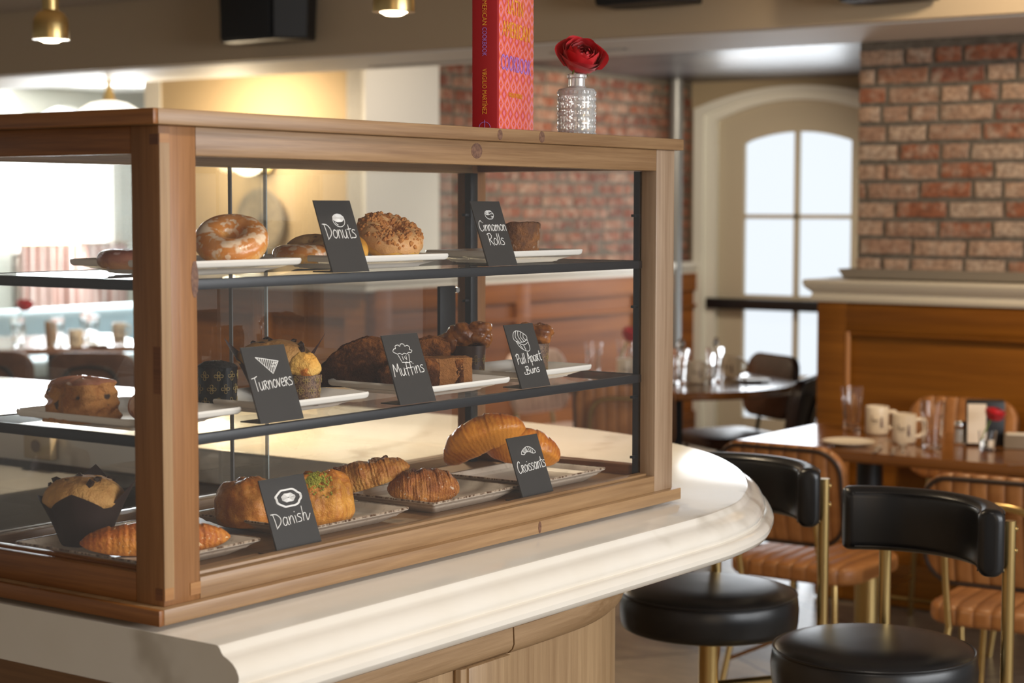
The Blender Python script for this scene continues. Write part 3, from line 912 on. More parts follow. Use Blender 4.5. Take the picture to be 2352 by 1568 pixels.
def croissant(b, L, r0, bend, nrid, seed, squash=.88, taper=2.4, dis=.07, ridge=.10, flat_=.62):
    rho = L/bend
    def f(u, v):
        s = u*2-1
        a = s*bend/2
        e = max(.02, 1-abs(s)**taper)**.6
        ph = abs(s)*nrid+.25
        saw = 1-(ph-math.floor(ph))
        t = 2*PI*v
        ct_, st = math.cos(t), math.sin(t)
        sk = ridge*(saw**.7-.5)*(.55+.45*st)
        k = e*(1+sk)*(1+dis*fr((s*3+seed, ct_, st), 1.1, 4))
        x = r0*k*ct_
        z = r0*squash*k*st
        z = max(z, -r0*flat_*e)
        R_ = rho+x
        return V(R_*math.sin(a), rho-R_*math.cos(a), z+r0*flat_)
    return b.grid(f, 120, 40, False, True)
def crois(name, label, loc, rz, mat, L, r0, bend, nrid, seed, group=None, rot=None, part='crust', **k):
    t = thing(name, label, 'pastry', loc, rz, group, rot)
    croissant(B(), L, r0, bend, nrid, seed, **k).out(part, mat, t, ang=75)
    return t
zb = BS+STOP
crois('croissant', 'upright golden croissant leaning over the other one, behind the Croissants card', (-.181, .865, zb+.066), 0, CROIS, .150, .0285, 1.35, 3.6, 1, 'croissants behind the Croissants card', (R(-62), R(-25), R(34)), squash=1.0, flat_=.85)
crois('croissant', 'croissant standing with its middle hidden by the Croissants card', (-.149, .934, zb+.040), 0, CROIS, .128, .030, 1.3, 3.4, 5, 'croissants behind the Croissants card', (R(-58), R(8), R(40)), squash=1.0, flat_=.85)
al = crois('almond_croissant', 'flaky almond croissant propped on the darker chocolate one', (-.226, .628, zb+.017), 0, ALMC, .150, .0265, .5, 3.5, 8, 'chocolate almond pastries', (R(-6), R(-15), R(40)), dis=.16, squash=1.0)
def alm(n, L, r0, seed, z0):
    rnd = random.Random(seed)
    b = B()
    for i in range(n):
        x = rnd.uniform(-.4, .4)*L
        y = rnd.uniform(-.5, .5)*r0+.004
        m = Matrix.Rotation(rnd.uniform(-.6, .6), 3, 'X') @ Matrix.Rotation(rnd.uniform(0, 6), 3, 'Z')
        ring = [m @ V(.0065*math.cos(q*PI/4), .0035*math.sin(q*PI/4), 0)+V(x, y, z0+rnd.uniform(-.001, .003)-abs(y)*.3) for q in range(8)]
        b.rings([ring, [p+V(0, 0, .0009) for p in ring]])
    return b
tag(alm(9, .13, .026, 4, .0395).out('almond_topping', flat('toasted_almond', (.20, .075, .035), .5), al, ang=20), kind='stuff')
ch = crois('chocolate_croissant', 'dark lumpy sugar-dusted chocolate croissant in front of the almond one', (-.152, .679, zb), R(52), CROISD, .112, .031, .7, 3.2, 13, 'chocolate almond pastries', dis=.2, squash=.95)
tag(alm(5, .05, .02, 9, .047).out('almond_topping', flat('dark_almond', (.12, .045, .025), .5), ch, ang=20), kind='stuff')
crois('seeded_croissant', 'low sugar-seeded croissant crossing behind the corner post', (-.163, .143, zb), R(52), SUGAR, .190, .0265, .28, 4.5, 21, 'pastries in front at the post', dis=.09, squash=.92)
def dome(b, rx, ry, h, seed, dis=.07, ridge=.05, nr=5):
    def f(u, v):
        a, ph = 2*PI*u, v*PI*.62
        if ph < PI/2: rr, zz = math.sin(ph)**.78, h*(.22+.78*math.cos(ph)**.72)
        else:
            q = (ph-PI/2)/(PI*.12)
            rr, zz = 1-.16*q**1.6, h*.22*(1-q)
        k = 1+dis*fr((rr*math.cos(a)*1.6+seed, rr*math.sin(a)*1.6, zz*30), 1, 4)+ridge*math.sin(a*nr+v*4)*v*(1-v)*2
        return V(rx*rr*k*math.cos(a), ry*rr*k*math.sin(a), zz*k)
    return b.grid(f, 80, 34, True, False)
dm = thing('domed_bun', 'smooth domed brown croissant bun left of the Danish card', 'pastry', (-.225, .375, zb))
dome(B(), .050, .046, .064, 3, .08).out('crust', DOMEC, dm, ang=75)
pi_ = thing('pistachio_danish', 'flaky danish sprinkled with green pistachio right of the Danish card', 'pastry', (-.149, .444, zb))
dome(B(), .043, .047, .070, 8, .1, .12, 6).out('crust', PISTD, pi_, ang=75)
def on_dome(rnd):
    while True:
        x, y = rnd.gauss(.004, .014), rnd.gauss(-.026, .011)
        q = math.hypot(x/.043, y/.047)
        if q < .93: return V(x, y, .070*(.22+.78*(1-q**2.5)**.42)+.0005)
tag(chunks(420, on_dome, .0009, .0022, 6).out('pistachio_topping', PIST, pi_, ang=20), kind='stuff')
# scone, iced croissant end
zm = MS+PTOP
so = thing('fruit_scone', 'square layered fruit scone on the middle shelf left of the post', 'scone', (-.217, .072, zm))
def scone(u, v):
    a, t = 2*PI*u, v
    c_, s_ = math.cos(a), math.sin(a)
    q = (abs(c_)**5+abs(s_)**5)**(-1/5)
    zz, rr = (.049*t/.62, 1) if t < .62 else (.049+.005*math.sin((t-.62)/.38*PI/2), max(.0, 1-((t-.62)/.38))**.55)
    lay = .028*math.sin(zz*420+3*fr((c_, s_, 1), 1, 2)) if t < .62 else 0
    k = 1+lay+.15*fr((c_*1.4, s_*1.4, zz*34+4), 1.4, 4)-.10*(zz/.05)
    return V(.038*q*rr*k*c_, .036*q*rr*k*s_, zz*(1+.05*fr((c_*2, s_*2, 2), 1, 3)))
B().grid(scone, 90, 44, True, False).out('crumb', SCONE, so, ang=75)
B().grid(lambda u, v: scone(u, .60+.4*v)+V(0, 0, .0012), 70, 14, True, False).out('glaze', pastry('scone_glaze', (.30, .12, .07), (.33, .15, .09), (.42, .25, .17), .2, 40, .3, .25, ((.70, .52, .42), .60, 40)), so, ang=75)
crois('iced_croissant', 'white-iced croissant end disappearing behind the corner post, middle shelf', (-.135, .118, zm), R(150), GLAZC, .12, .029, .5, 4, 31, None, dis=.08)
# muffins
def cup(b, r0, r1, h, n=64, spikes=None, sh=0, flute=.0):
    def f(u, v):
        a = 2*PI*u
        top = h
        rr1 = r1
        if spikes:
            q = (u*4) % 1
            hk = spikes[int(u*4) % 4]
            w = max(0, 1-abs(q-.5)/.46)
            top = h*.86+sh*w*hk
            rr1 = r1*(1.0+.42*w*min(1, hk*1.6))
        z = top*v
        k = r0+(rr1-r0)*v*(.75+.25*v)
        k *= 1+flute*math.sin(a*30)*v
        return V(k*math.cos(a), k*math.sin(a), z)
    b.grid(f, n, 12, True, False)
    b.lathe([(0, 0), (r0*.99, 0), (r0, .0002)], 32)
    return b
def mufftop(b, r, z0, h, seed, dis=.12, over=1.08):
    def f(u, v):
        a = 2*PI*u
        t = v*1.18
        rr = r*over*math.sin(min(t, 1)*PI/2)**.8*(1 if t <= 1 else 1-.10*(t-1)/.18)
        zz = h*math.cos(min(t, 1)*PI/2)**.9 if t <= 1 else -h*.16*(t-1)/.18
        k = 1+dis*fr((math.cos(a)*rr*50+seed, math.sin(a)*rr*50, zz*30), 1, 4)
        return V(rr*k*math.cos(a), rr*k*math.sin(a), z0+zz*k)
    return b.grid(f, 72, 26, True, False)
def muffin(name, label, loc, rz, r0, r1, h, th, topm, papm, seed, spikes, sh, group=None, chips=0, over=1.04):
    t = thing(name, label, 'muffin', loc, rz, group)
    t.scale = (1.08, 1.08, 1.08)
    cup(B(), r0, r1, h, 96, spikes, sh).out('paper_cup', papm, t, ang=60)
    mufftop(B(), r1, h*.93, th, seed, .06, 1.05).out('muffin_top', topm, t, ang=75)
    if chips:
        def fc(rnd):
            a = rnd.random()*2*PI
            q = rnd.uniform(.1, .85)
            return V(r1*1.08*q*math.cos(a), r1*1.08*q*math.sin(a), h*.93+th*(1-q**2.5)**.45*.97)
        chunks(chips, fc, .003, .0062, seed).out('chocolate_chips', CHOCC, t, ang=25)
    return t
muffin('chocolate_chip_muffin', 'large chocolate chip muffin in dark tulip paper on the lowest plate left of the post', (-.292, .138, zb), R(-9), .0285, .047, .056, .030, MUFT, PAPERB, 5, (1, 1.1, .3, .6), .036, 'muffins in tulip paper', 9, .98)
muffin('chocolate_chip_muffin', 'chocolate chip muffin in plum tulip paper half hidden by the Turnovers card', (-.232, .440, zm), R(-9), .0275, .047, .050, .028, MUFT, PAPERP, 11, (1.1, .55, .9, .1), .038, 'muffins in tulip paper', 7, .98)
def flower(b, R0, z, a, s):
    """little print of four heart loops on a cylindrical wrapper"""
    for q in range(4):
        pts = []
        for i in range(14):
            t = 2*PI*i/14
            x, y = s*(.55+.42*math.cos(t)), s*.30*math.sin(t)*(1+.4*math.cos(t))
            c_, s_ = math.cos(q*PI/2), math.sin(q*PI/2)
            X_, Y_ = x*c_-y*s_, x*s_+y*c_
            an = a+X_/R0
            rr = (R0(z+Y_) if callable(R0) else R0)+.0003
            pts.append((rr*math.cos(an), rr*math.sin(an), z+Y_))
        b.tube(pts, .00034, 4, True)
def wrapcup(t, r0, r1, h, mat, gold, step=.0135, s=.0058):
    cup(B(), r0, r1, h, 60).out('wrapper', mat, t, ang=60)
    if gold:
        b = B()
        rm = (r0+r1)/2
        n = max(6, int(2*PI*rm/step))
        k = 0
        z = s+.002
        while z < h-s:
            for i in range(n):
                flower(b, r0+(r1-r0)*z/h, z, 2*PI*(i+.5*(k % 2))/n, s)
            z += step*.95
            k += 1
        b.out('gold_print', GOLDP, t, ang=60)
bm_ = thing('black_wrapped_muffin', 'muffin in a glossy black wrapper with gold flowers beside the corner post', 'muffin', (-.2005, .292, zm))
wrapcup(bm_, .0265, .028, .054, WRAPK, True, .0185, .0062)
mufftop(B(), .0265, .050, .012, 3, .2, .98).out('muffin_top', pastry('dark_muffin_top', (.012, .010, .010), (.014, .010, .009), (.022, .014, .012), .3, 60, 1, .5), bm_, ang=75)
sm = thing('small_muffin', 'small yellow muffin in a brown gold-printed wrapper at the edge of the Turnovers card', 'muffin', (-.118, .378, zm))
wrapcup(sm, .0185, .0215, .042, WRAPB, True, .0150, .0052)
mufftop(B(), .021, .046, .024, 9, .2, 1.06).out('muffin_top', MUFY, sm, ang=75)
# chocolate cake slices
def slab(b, sx, sy, h, seed, arch=0, dis=.05, p=6):
    def f(u, v):
        a = 2*PI*u
        c_, s_ = math.cos(a), math.sin(a)
        q = (abs(c_)**p+abs(s_)**p)**(-1/p)
        if v < .6: zz, rr = v/.6, 1
        else: zz, rr = 1, max(0, 1-(v-.6)/.4)**.8
        x, y = sx*q*rr*c_, sy*q*rr*s_
        hh_ = h*(1-arch*(y/sy-.25)**2)
        k = dis*fr((x*60+seed, y*60, zz*2.5), 1, 5)+dis*.5*fr((x*260+seed, y*260, zz*11), 1, 3)
        return V(x*(1+k), y*(1+k*.6), zz*hh_*(1+k*.5))
    return b.grid(f, 150, 60, True, False)
for lab, loc, rz, sx, sy, h, arch, sd, tilt in (
    ('long arched chocolate cake slice at the back of the plate left of the Muffins card', (-.235, .630, zm), R(-52), .022, .064, .072, .42, 2, 0),
    ('short chocolate cake slice in front of the long one, left of the Muffins card', (-.150, .640, zm), R(-48), .018, .045, .046, .28, 7, 0),
    ('tall chocolate cake slice behind the Muffins card, right of the long one', (-.207, .748, zm), R(-50), .018, .040, .068, .22, 12, 0)):
    t = thing('chocolate_cake_slice', lab, 'cake', loc, rz, 'chocolate cake slices')
    slab(B(), sx, sy, h, sd, arch, .09).out('crumb', CHOCK, t, ang=75)
t = thing('coffee_cake_square', 'brown crumb cake square with a dark swirl right of the Muffins card', 'cake', (-.141, .722, zm), R(-36))
slab(B(), .024, .034, .042, 17, 0, .06, 9).out('crumb', BROWNC, t, ang=75)
slab(B(), .0255, .0075, .0405, 23, 0, .1, 6).out('chocolate_swirl', CHOCK, t, ang=75, loc=(-.0, .012, 0))
# pull-apart buns
def bun(label, loc, rz, r0, r1, h, lobes, seed):
    t = thing('pull_apart_bun', label, 'bun', loc, rz, 'pull apart buns')
    wrapcup(t, r0, r1, h, WRAPB if seed == 2 else flat('dark_brown_wrapper', (.06, .026, .014), .4), True, .019, .0075)
    for (x, y, z, sx, sy, sz, rr_) in lobes:
        b = B()
        def f(u, v):
            a, tt = 2*PI*u, PI*v
            d = V(math.sin(tt)*math.cos(a), math.sin(tt)*math.sin(a), math.cos(tt))
            k = 1+.16*fr(d*1.3+V(seed, x*40, 0), 1, 4)-.12*abs(math.sin(a*1.0+d.z*2.2))**8
            return V(d.x*sx*k, d.y*sy*k, d.z*sz*k)
        b.grid(f, 44, 26, True, False)
        o = b.out('dough_lobe', BUNT, t, ang=75, loc=(x, y, z))
        o.rotation_euler = (0, rr_, 0)
    return t
# lobes are given along the view-facing axes of each bun (x: along the front, y: away)
bun('sticky pull-apart bun with a big flap curling out, left of the Pull Apart Buns card', (-.203, .854, zm), R(35.7), .0265, .0295, .050,
    [(-.031, -.010, .052, .019, .018, .024, .6), (-.010, -.006, .066, .024, .020, .020, .3), (.015, .002, .069, .025, .022, .018, -.35), (.026, .004, .060, .014, .016, .016, -.6), (0, .016, .062, .024, .02, .018, 0)], 1)
bun('sticky pull-apart bun half hidden behind the Pull Apart Buns card', (-.145, .952, zm), R(35.7), .0235, .027, .050,
    [(-.012, -.004, .064, .021, .02, .021, .3), (.012, .0, .064, .022, .021, .020, -.3), (0, .014, .060, .022, .02, .018, 0)], 2)

# ================================================================== CARDS
GL = {
 'D': (.66, [[(.06, .98), (.12, .5), (.14, .0)], [(-.1, 1.0), (.3, .94), (.56, .62), (.5, .26), (.12, -.08)]]),
 'o': (.46, [[(.24, .6), (.07, .42), (.06, .15), (.22, .02), (.40, .2), (.40, .48), (.24, .6), (.16, .55)]]),
 'n': (.46, [[(.05, .6), (.06, 0)], [(.06, .3), (.2, .57), (.33, .5), (.37, 0)]]),
 'u': (.50, [[(.05, .6), (.07, .14), (.2, .01), (.34, .2), (.38, .6)], [(.38, .6), (.38, .1), (.44, 0)]]),
 't': (.40, [[(.2, .95), (.18, .12), (.27, .0), (.36, .06)], [(0, .62), (.4, .66)]]),
 's': (.40, [[(.33, .55), (.16, .6), (.06, .46), (.29, .26), (.27, .05), (.0, .03)]]),
 'C': (.56, [[(.5, .84), (.36, 1), (.13, .82), (.03, .42), (.14, .06), (.34, 0), (.52, .16)]]),
 'i': (.20, [[(.08, .56), (.1, 0)], [(.08, .78), (.1, .84)]]),
 'a': (.50, [[(.38, .5), (.2, .6), (.05, .34), (.1, .04), (.25, .05), (.38, .32)], [(.39, .58), (.38, .1), (.46, .0)]]),
 'm': (.62, [[(.05, .58), (.05, 0)], [(.05, .32), (.17, .58), (.27, .46), (.28, 0)], [(.28, .32), (.4, .58), (.51, .46), (.53, 0)]]),
 'R': (.54, [[(.08, 1), (.08, 0)], [(-.04, .94), (.3, 1.02), (.45, .8), (.3, .56), (.08, .5)], [(.15, .5), (.34, .24), (.52, -.02)]]),
 'l': (.22, [[(.1, 1), (.08, 0)]]),
 'T': (.50, [[(-.1, .92), (.25, .96), (.5, 1.04)], [(.22, .97), (.27, -.05)]]),
 'r': (.42, [[(.06, .62), (.07, 0)], [(.0, .58), (.25, .62), (.29, .44), (.08, .32)], [(.12, .32), (.36, -.04)]]),
 'v': (.40, [[(.02, .6), (.10, .28), (.17, .02)], [(.17, .02), (.26, .34), (.38, .66)]]),
 'e': (.42, [[(.05, .30), (.34, .36), (.3, .56), (.14, .58), (.04, .3), (.13, .03), (.38, .08)]]),
 'M': (.70, [[(.02, 0), (.12, 1)], [(.12, 1), (.34, .36)], [(.34, .36), (.55, 1)], [(.55, 1), (.64, 0)]]),
 'f': (.38, [[(.40, .92), (.27, 1.0), (.17, .8), (.16, -.1)], [(0, .5), (.36, .55)]]),
 'P': (.48, [[(.1, 1), (.06, 0)], [(-.08, .82), (.16, 1.02), (.42, .9), (.36, .58), (.09, .47)]]),
 'p': (.46, [[(.06, .58), (.04, -.36)], [(.06, .45), (.25, .6), (.38, .4), (.28, .08), (.06, .06)]]),
 'A': (.52, [[(0, 0), (.26, 1)], [(.26, 1), (.46, 0)], [(.08, .4), (.46, .44)]]),
 'B': (.56, [[(.1, 1), (.1, .02)], [(-.02, .96), (.36, 1), (.36, .66), (.1, .54), (.46, .44), (.42, .06), (-.1, .0), (-.26, .12), (-.2, .34)]]),
 'h': (.50, [[(.12, 1.1), (.06, 0)], [(.06, .3), (.2, .56), (.32, .48), (.34, .04), (.44, .04), (.66, .42)]]),
 ' ': (.26, []), }
CWD, CHT, TILT = .082, .1015, R(20)
def strokes(b, strs, fx, rad=.00062, smooth=True):
    for s in strs:
        p = [fx(x, y) for x, y in s]
        if len(p) > 2 and smooth: p = catmull(p, 5)
        b.tube(p, rad, 5)
def lettering(b, text, u0, u1, v0, v1, slope=0):
    """text spans u0..u1 of the width; v measured down from the top, v1 = baseline"""
    w = sum(GL[c][0] for c in text)
    k = (u1-u0)*CWD/w
    h = (v1-v0)*CHT
    x = u0*CWD
    for c in text:
        ww, st = GL[c]
        strokes(b, st, lambda px, py, x=x: V(0, x+px*k, CHT*(1-v1)+py*h+slope*(x+px*k)))
        x += ww*k
def ellipse(cx, cy, rx, ry, a0=0, a1=360, n=22, wob=0): return [(cx+rx*math.cos(R(a0+(a1-a0)*i/n))*(1+wob*math.sin(i*2.1)), cy+ry*math.sin(R(a0+(a1-a0)*i/n))*(1+wob*math.cos(i*1.7))) for i in range(n+1)]
def hatch(poly, n, ang=0):
    o = []
    xs = [p[0] for p in poly]
    for i in range(1, n):
        x = min(xs)+(max(xs)-min(xs))*i/n
        ys = []
        for a, c in zip(poly, poly[1:]+poly[:1]):
            if (a[0]-x)*(c[0]-x) < 0: ys.append(a[1]+(c[1]-a[1])*(x-a[0])/(c[0]-a[0]))
        if len(ys) >= 2: o.append([(x, min(ys)), (x+.02, max(ys))])
    return o
def ic_donut():
    o = [ellipse(.5, .5, .48, .5)]
    capp = ellipse(.5, .64, .46, .34)
    for k in (1, .86, .72, .58, .44, .3, .16): o.append(ellipse(.5, .68, .45*k, .30*k, wob=.03))
    o.append(ellipse(.5, .52, .36, .40, 205, 250, 6))
    return o
def ic_roll(): return [ellipse(.5, .5, .48, .48, wob=.04), ellipse(.42, .74, .34, .2, 20, 330, wob=.08), ellipse(.4, .76, .2, .1, 0, 300), ellipse(.38, .78, .08, .05), [(.12, .55), (.4, .5), (.75, .62), (.92, .6)], [(.65, .35), (.8, .3), (.84, .15)], [(.7, .2), (.9, .34)]]
def ic_turn():
    tri_ = [(.0, 1.0), (1.0, .68), (.62, .0)]
    return [[tri_[0], tri_[1]], [tri_[1], tri_[2]], [tri_[2], tri_[0]]]+hatch(tri_, 12)+[[(.66, .62), (.72, .55), (.78, .62), (.84, .55), (.9, .62)], [(.62, .45), (.68, .38), (.74, .45), (.8, .38)]]
def ic_muff(): return [[(.1, .52), (-.02, .62), (.06, .76), (.16, .78), (.18, .92), (.34, .96), (.42, .88), (.5, 1.0), (.66, .98), (.7, .86), (.84, .9), (.94, .78), (.9, .66), (1.02, .6), (.94, .48), (.8, .5), (.7, .42), (.56, .48), (.44, .42), (.3, .5), (.2, .46), (.1, .52)], [(.2, .42), (.3, .04)], [(.8, .42), (.72, .0)], [(.3, .0), (.72, -.06)], [(.4, .34), (.43, .1)], [(.52, .3), (.54, .16)], [(.62, .36), (.6, .1)]]
def ic_pull(): return [[(.3, 1.0), (.1, .9), (.0, .65), (.12, .5), (.5, .42), (.86, .5), (.95, .68), (.75, .85), (.55, .96), (.3, 1.0)], [(.12, .5), (.3, .18), (.72, -.04), (.95, .08), (.92, .55)], [(.3, .98), (.16, .7), (.3, .48)], [(.45, .98), (.36, .74), (.5, .44)], [(.6, .9), (.52, .7), (.68, .46)], [(.76, .82), (.7, .64), (.84, .5)], [(.2, .42), (.6, .28), (.93, .4)], [(.34, .3), (.44, .1)], [(.56, .26), (.64, .04)]]
def ic_danish():
    o = []
    for k in (1, .94, .88): o.append(ellipse(.5, .5, .5*k, .5*k, wob=.05))
    for k in (.5, .42, .34, .26, .18, .1): o.append(ellipse(.5, .52, .5*k, .46*k, wob=.08))
    return o
def ic_crois():
    out = [(.0, .15), (.1, .55), (.4, .95), (.65, .95), (.9, .55), (1.0, .1), (.8, .05), (.6, .3), (.35, .3), (.2, .05), (.0, .15)]
    return [out, [(.12, .55), (.25, .2)], [(.26, .76), (.38, .32)], [(.4, .92), (.5, .3)], [(.56, .96), (.6, .3)], [(.7, .88), (.7, .24)], [(.82, .7), (.8, .1)], [(.18, .62), (.3, .26)], [(.34, .84), (.44, .3)]]
def card(word, label, y0, z, icon, iu, iv, lines, slope=0.0, xb=-.05, y1=None):
    wdt = (y1-y0) if y1 else CWD
    t = thing('price_card', label, 'sign', (xb, y0, z), 0, 'black name cards in the pastry case')
    t.scale = (1, wdt/CWD, 1)
    b = B()
    s_, c_ = math.sin(TILT), math.cos(TILT)
    th = .0016
    prof = [(0, 0), (-CHT*s_, CHT*c_), (-CHT*s_-th, CHT*c_), (-.0045, .0045+th*.3), (-.006, th), (-.036, th), (-.036, 0), (-.004, 0)]
    b.rings([[V(x, 0, q) for x, q in prof], [V(x, CWD, q) for x, q in prof]])
    b.out('card', CARD, t, ang=20)
    rot = (0, -TILT, 0)
    b = B()
    for ln in lines: lettering(b, *ln, slope)
    b.out('lettering', CHALK, t, ang=60, rot=rot, loc=(.0004, 0, 0))
    b = B()
    strokes(b, icon, lambda x, y: V(0, (iu[0]+x*(iu[1]-iu[0]))*CWD, CHT*(1-iv[1])+y*(iv[1]-iv[0])*CHT), .0005)
    b.out('icon', CHALK, t, ang=60, rot=rot, loc=(.0004, 0, 0))
card('Donuts', 'black card reading Donuts under a round donut drawing, top shelf', .358, US, ic_donut(), (.37, .70), (.19, .37), [('Donuts', .08, .92, .33, .53)], y1=.432)
card('Cinnamon Rolls', 'black card reading Cinnamon Rolls, top shelf', .704, US, ic_roll(), (.36, .66), (.14, .28), [('Cinnamon', .05, .97, .30, .46), ('Rolls', .24, .78, .50, .68)], y1=.777)
card('Turnovers', 'black card reading Turnovers under a hatched triangle drawing, middle shelf', .218, MS, ic_turn(), (.26, .76), (.14, .37), [('Turnovers', .07, .97, .40, .58)], .05, y1=.299)
card('Muffins', 'black card reading Muffins under a cupcake drawing, middle shelf', .498, MS, ic_muff(), (.20, .70), (.14, .40), [('Muffins', .05, .92, .42, .60)], .04, y1=.578)
card('Pull Apart Buns', 'black card reading Pull Apart Buns, middle shelf', .789, MS, ic_pull(), (.19, .68), (.10, .42), [('Pull Apart', .10, .96, .47, .63), ('Buns', .30, .78, .68, .80)], .05, y1=.865)
card('Danish', 'black card reading Danish under an oval pastry drawing, case floor', .249, BS, ic_danish(), (.24, .82), (.16, .40), [('Danish', .08, .86, .46, .64)], .05, y1=.335)
card('Croissants', 'black card reading Croissants under a small croissant drawing, case floor', .796, BS, ic_crois(), (.32, .78), (.17, .29), [('Croissants', .08, 1.0, .38, .56)], .05, y1=.878)

# ================================================================== BOOK AND ROSE ON TOP
TZ = CZ+.6
def text(body, size, mat, parent, loc, rot, width, name='lettering', ax='CENTER'):
    c = bpy.data.curves.new(name, 'FONT')
    c.body = body
    c.size = size
    c.align_x = ax
    c.extrude = .0002
    c.resolution_u = 3
    o = link(bpy.data.objects.new(name, c))
    bpy.context.view_layer.update()
    me = bpy.data.meshes.new_from_object(o.evaluated_get(bpy.context.evaluated_depsgraph_get()))
    bpy.data.objects.remove(o)
    me.materials.clear()
    me.materials.append(mat)
    m = link(bpy.data.objects.new(name, me))
    m.parent = parent
    m.location = loc
    m.rotation_euler = rot
    xs = [v.co.x for v in me.vertices]
    m.scale = (width/(max(xs)-min(xs)), 1, 1)
    return m
bk = thing('cookbook', 'thick red cookbook with a pink diamond cover standing on the case top', 'book', (-.062, .742, TZ+.0004), R(18))
BH, BW, BT = .272, .178, .0405
REDC = NT('red_book_cloth', (.40, .007, .010), .6)
REDC.bump(REDC.noise(REDC.map('Object'), 900, 1), .1, .001)
DIA = NT('diamond_cover', (.8, .2, .1), .4)
_o = DIA.co.outputs['Object']
fy = DIA.math('ABSOLUTE', DIA.math('SUBTRACT', DIA.math('FRACT', DIA.math('MULTIPLY', DIA.sep(_o, 1), 32)), .5))
fz = DIA.math('ABSOLUTE', DIA.math('SUBTRACT', DIA.math('FRACT', DIA.math('MULTIPLY', DIA.sep(_o, 2), 36)), .5))
dd = DIA.math('ADD', fy, fz)
DIA.base(DIA.ramp(dd, [(0, (.80, .22, .26)), (.07, (.70, .07, .03)), (.17, (.84, .17, .07)), (.27, (.84, .17, .07)), (.30, (.82, .24, .36)), (.42, (.80, .22, .36)), (.45, (.83, .16, .07)), (.60, (.83, .16, .07)), (.64, (.66, .07, .06)), (.75, (.72, .09, .05)), (.8, (.8, .2, .3))], 'CONSTANT'))
DIA.set('Roughness', .38)
# local axes: spine faces -y, front cover faces +x
B().box((-BT/2, .004, BH/2), (BT, .008, BH), .002).out('spine', REDC.m, bk)
B().box((-.0015, .004+BW/2, BH/2), (.003, BW-.002, BH), .0008).out('front_cover', DIA.m, bk)
B().box((-BT+.0015, .004+BW/2, BH/2), (.003, BW-.002, BH), .0008).out('back_cover', REDC.m, bk)
B().box((-BT/2, .004+BW/2-.003, BH/2), (BT-.0062, BW-.012, BH-.008), 0).out('page_block', flat('paper_pages', (.75, .68, .55), .8), bk)
YEL = flat('yellow_print', (.85, .36, .035), .5)
LIL = flat('lilac_print', (.42, .20, .62), .5)
SR = (PI/2, PI/2, 0)     # reads downwards on the spine
def spine(txt, z, z1, mat): text(txt, .0098, mat, bk, (-BT*.5-.0035, -.0006, z), (PI/2, PI/2, 0), z-z1, 'spine_lettering', 'LEFT')
spine('THE LATIN', .245, .205, YEL)
spine('AMERICAN', .1985, .156, YEL)
spine('COOKBOOK', .153, .111, LIL)
spine('VIRGILIO MARTÍNEZ', .092, .025, YEL)
CRr = (PI/2, 0, PI/2)
text('LATIN', .034, YEL, bk, (.0006, .086, .1775), CRr, .075, 'cover_lettering')
text('AMERICAN', .034, YEL, bk, (.0006, .090, .1425), CRr, .135, 'cover_lettering')
text('COOKBOOK', .034, LIL, bk, (.0006, .090, .0920), CRr, .150, 'cover_lettering')
text('VIRGILIO MARTÍNEZ', .0105, YEL, bk, (.0006, .088, .0530), CRr, .07, 'cover_lettering')
B().tube(ellipse3 := [(-BT*.5+.0085*math.cos(t*PI/10), -.0004, .006+.0075*math.sin(t*PI/10)) for t in range(20)], .0004, 5, True).tube([(-BT*.5, -.0004, -.0 + .002), (-BT*.5, -.0004, .0165)], .0004, 5).out('spine_emblem', LIL, bk)
def rose(b, r, seed, n=30):
    """petals wrapped on a flattened ball, the outer ones opening at their tips"""
    rnd = random.Random(seed)
    for i in range(n):
        q = (i+.5)/n
        a = i*2.39996+rnd.uniform(-.2, .2)
        rho = r*(.16+.74*q**.8)
        wid = .75+.35*q
        ptop = R(8+66*q**1.2+rnd.uniform(-5, 5))
        flare = .10+.30*q*q
        tw = rnd.uniform(-1, 1)
        def f(u, v):
            t = (u-.5)*2
            ph = R(165)+(ptop+R(16)*t*t-R(165))*v
            k = rho*(1+flare*max(0, (v-.72)/.28)**1.6*(1-.5*t*t)+.05*math.sin(t*6+i*1.7)*v+.03*tw*t)
            an = a+t*wid*(.45+.55*math.sin(min(1, v*1.25)*PI/2))
            return V(k*math.sin(ph)*math.cos(an), k*math.sin(ph)*math.sin(an), k*math.cos(ph)*.80+r*.10*q*max(0, (v-.72)/.28)*(-1 if q > .75 else .4))
        b.grid(f, 13, 12)
    return b
vs_ = thing('bud_vase', 'cut crystal bottle vase holding a red rose on the case top', 'vase', (-.085, .987, TZ))
def cut(u, v):
    a = 2*PI*u
    z = .004+.066*v
    A_, B_ = u*14, v*3.0
    d = abs(((A_+B_) % 1)-.5)+abs(((A_-B_) % 1)-.5)
    rr = .0298+.0022*(abs(d-.5)*2)
    return V(rr*math.cos(a), rr*math.sin(a), z)
b = B()
rows = [[cut(j/84, i/26) for j in range(84)] for i in range(27)]
def circ(r, z, n=84): return [V(r*math.cos(2*PI*j/n), r*math.sin(2*PI*j/n), z) for j in range(n)]
rows = [circ(.027, 0), circ(.0295, .002)]+rows+[circ(.0305, .072), circ(.0285, .0755), circ(.016, .0775), circ(.0135, .080), circ(.0132, .092), circ(.0158, .0935), circ(.0158, .0975), circ(.0145, .099), circ(.0118, .0985), circ(.0112, .093), circ(.0112, .080), circ(.024, .0735), circ(.0265, .070), circ(.0265, .008), circ(.02, .006)]
b.rings(rows)
b.out('bottle', CRYSTAL, vs_, ang=8)
B().lathe([(.0, .0068), (.02, .0068), (.0262, .0085), (.0262, .055), (.0, .0552)], 48).out('water', WATER, vs_)
st = B().tube(catmull([(.010, -.006, .012), (.004, -.004, .05), (-.002, 0, .085), (.002, .004, .112)], 6), .0022, 8)
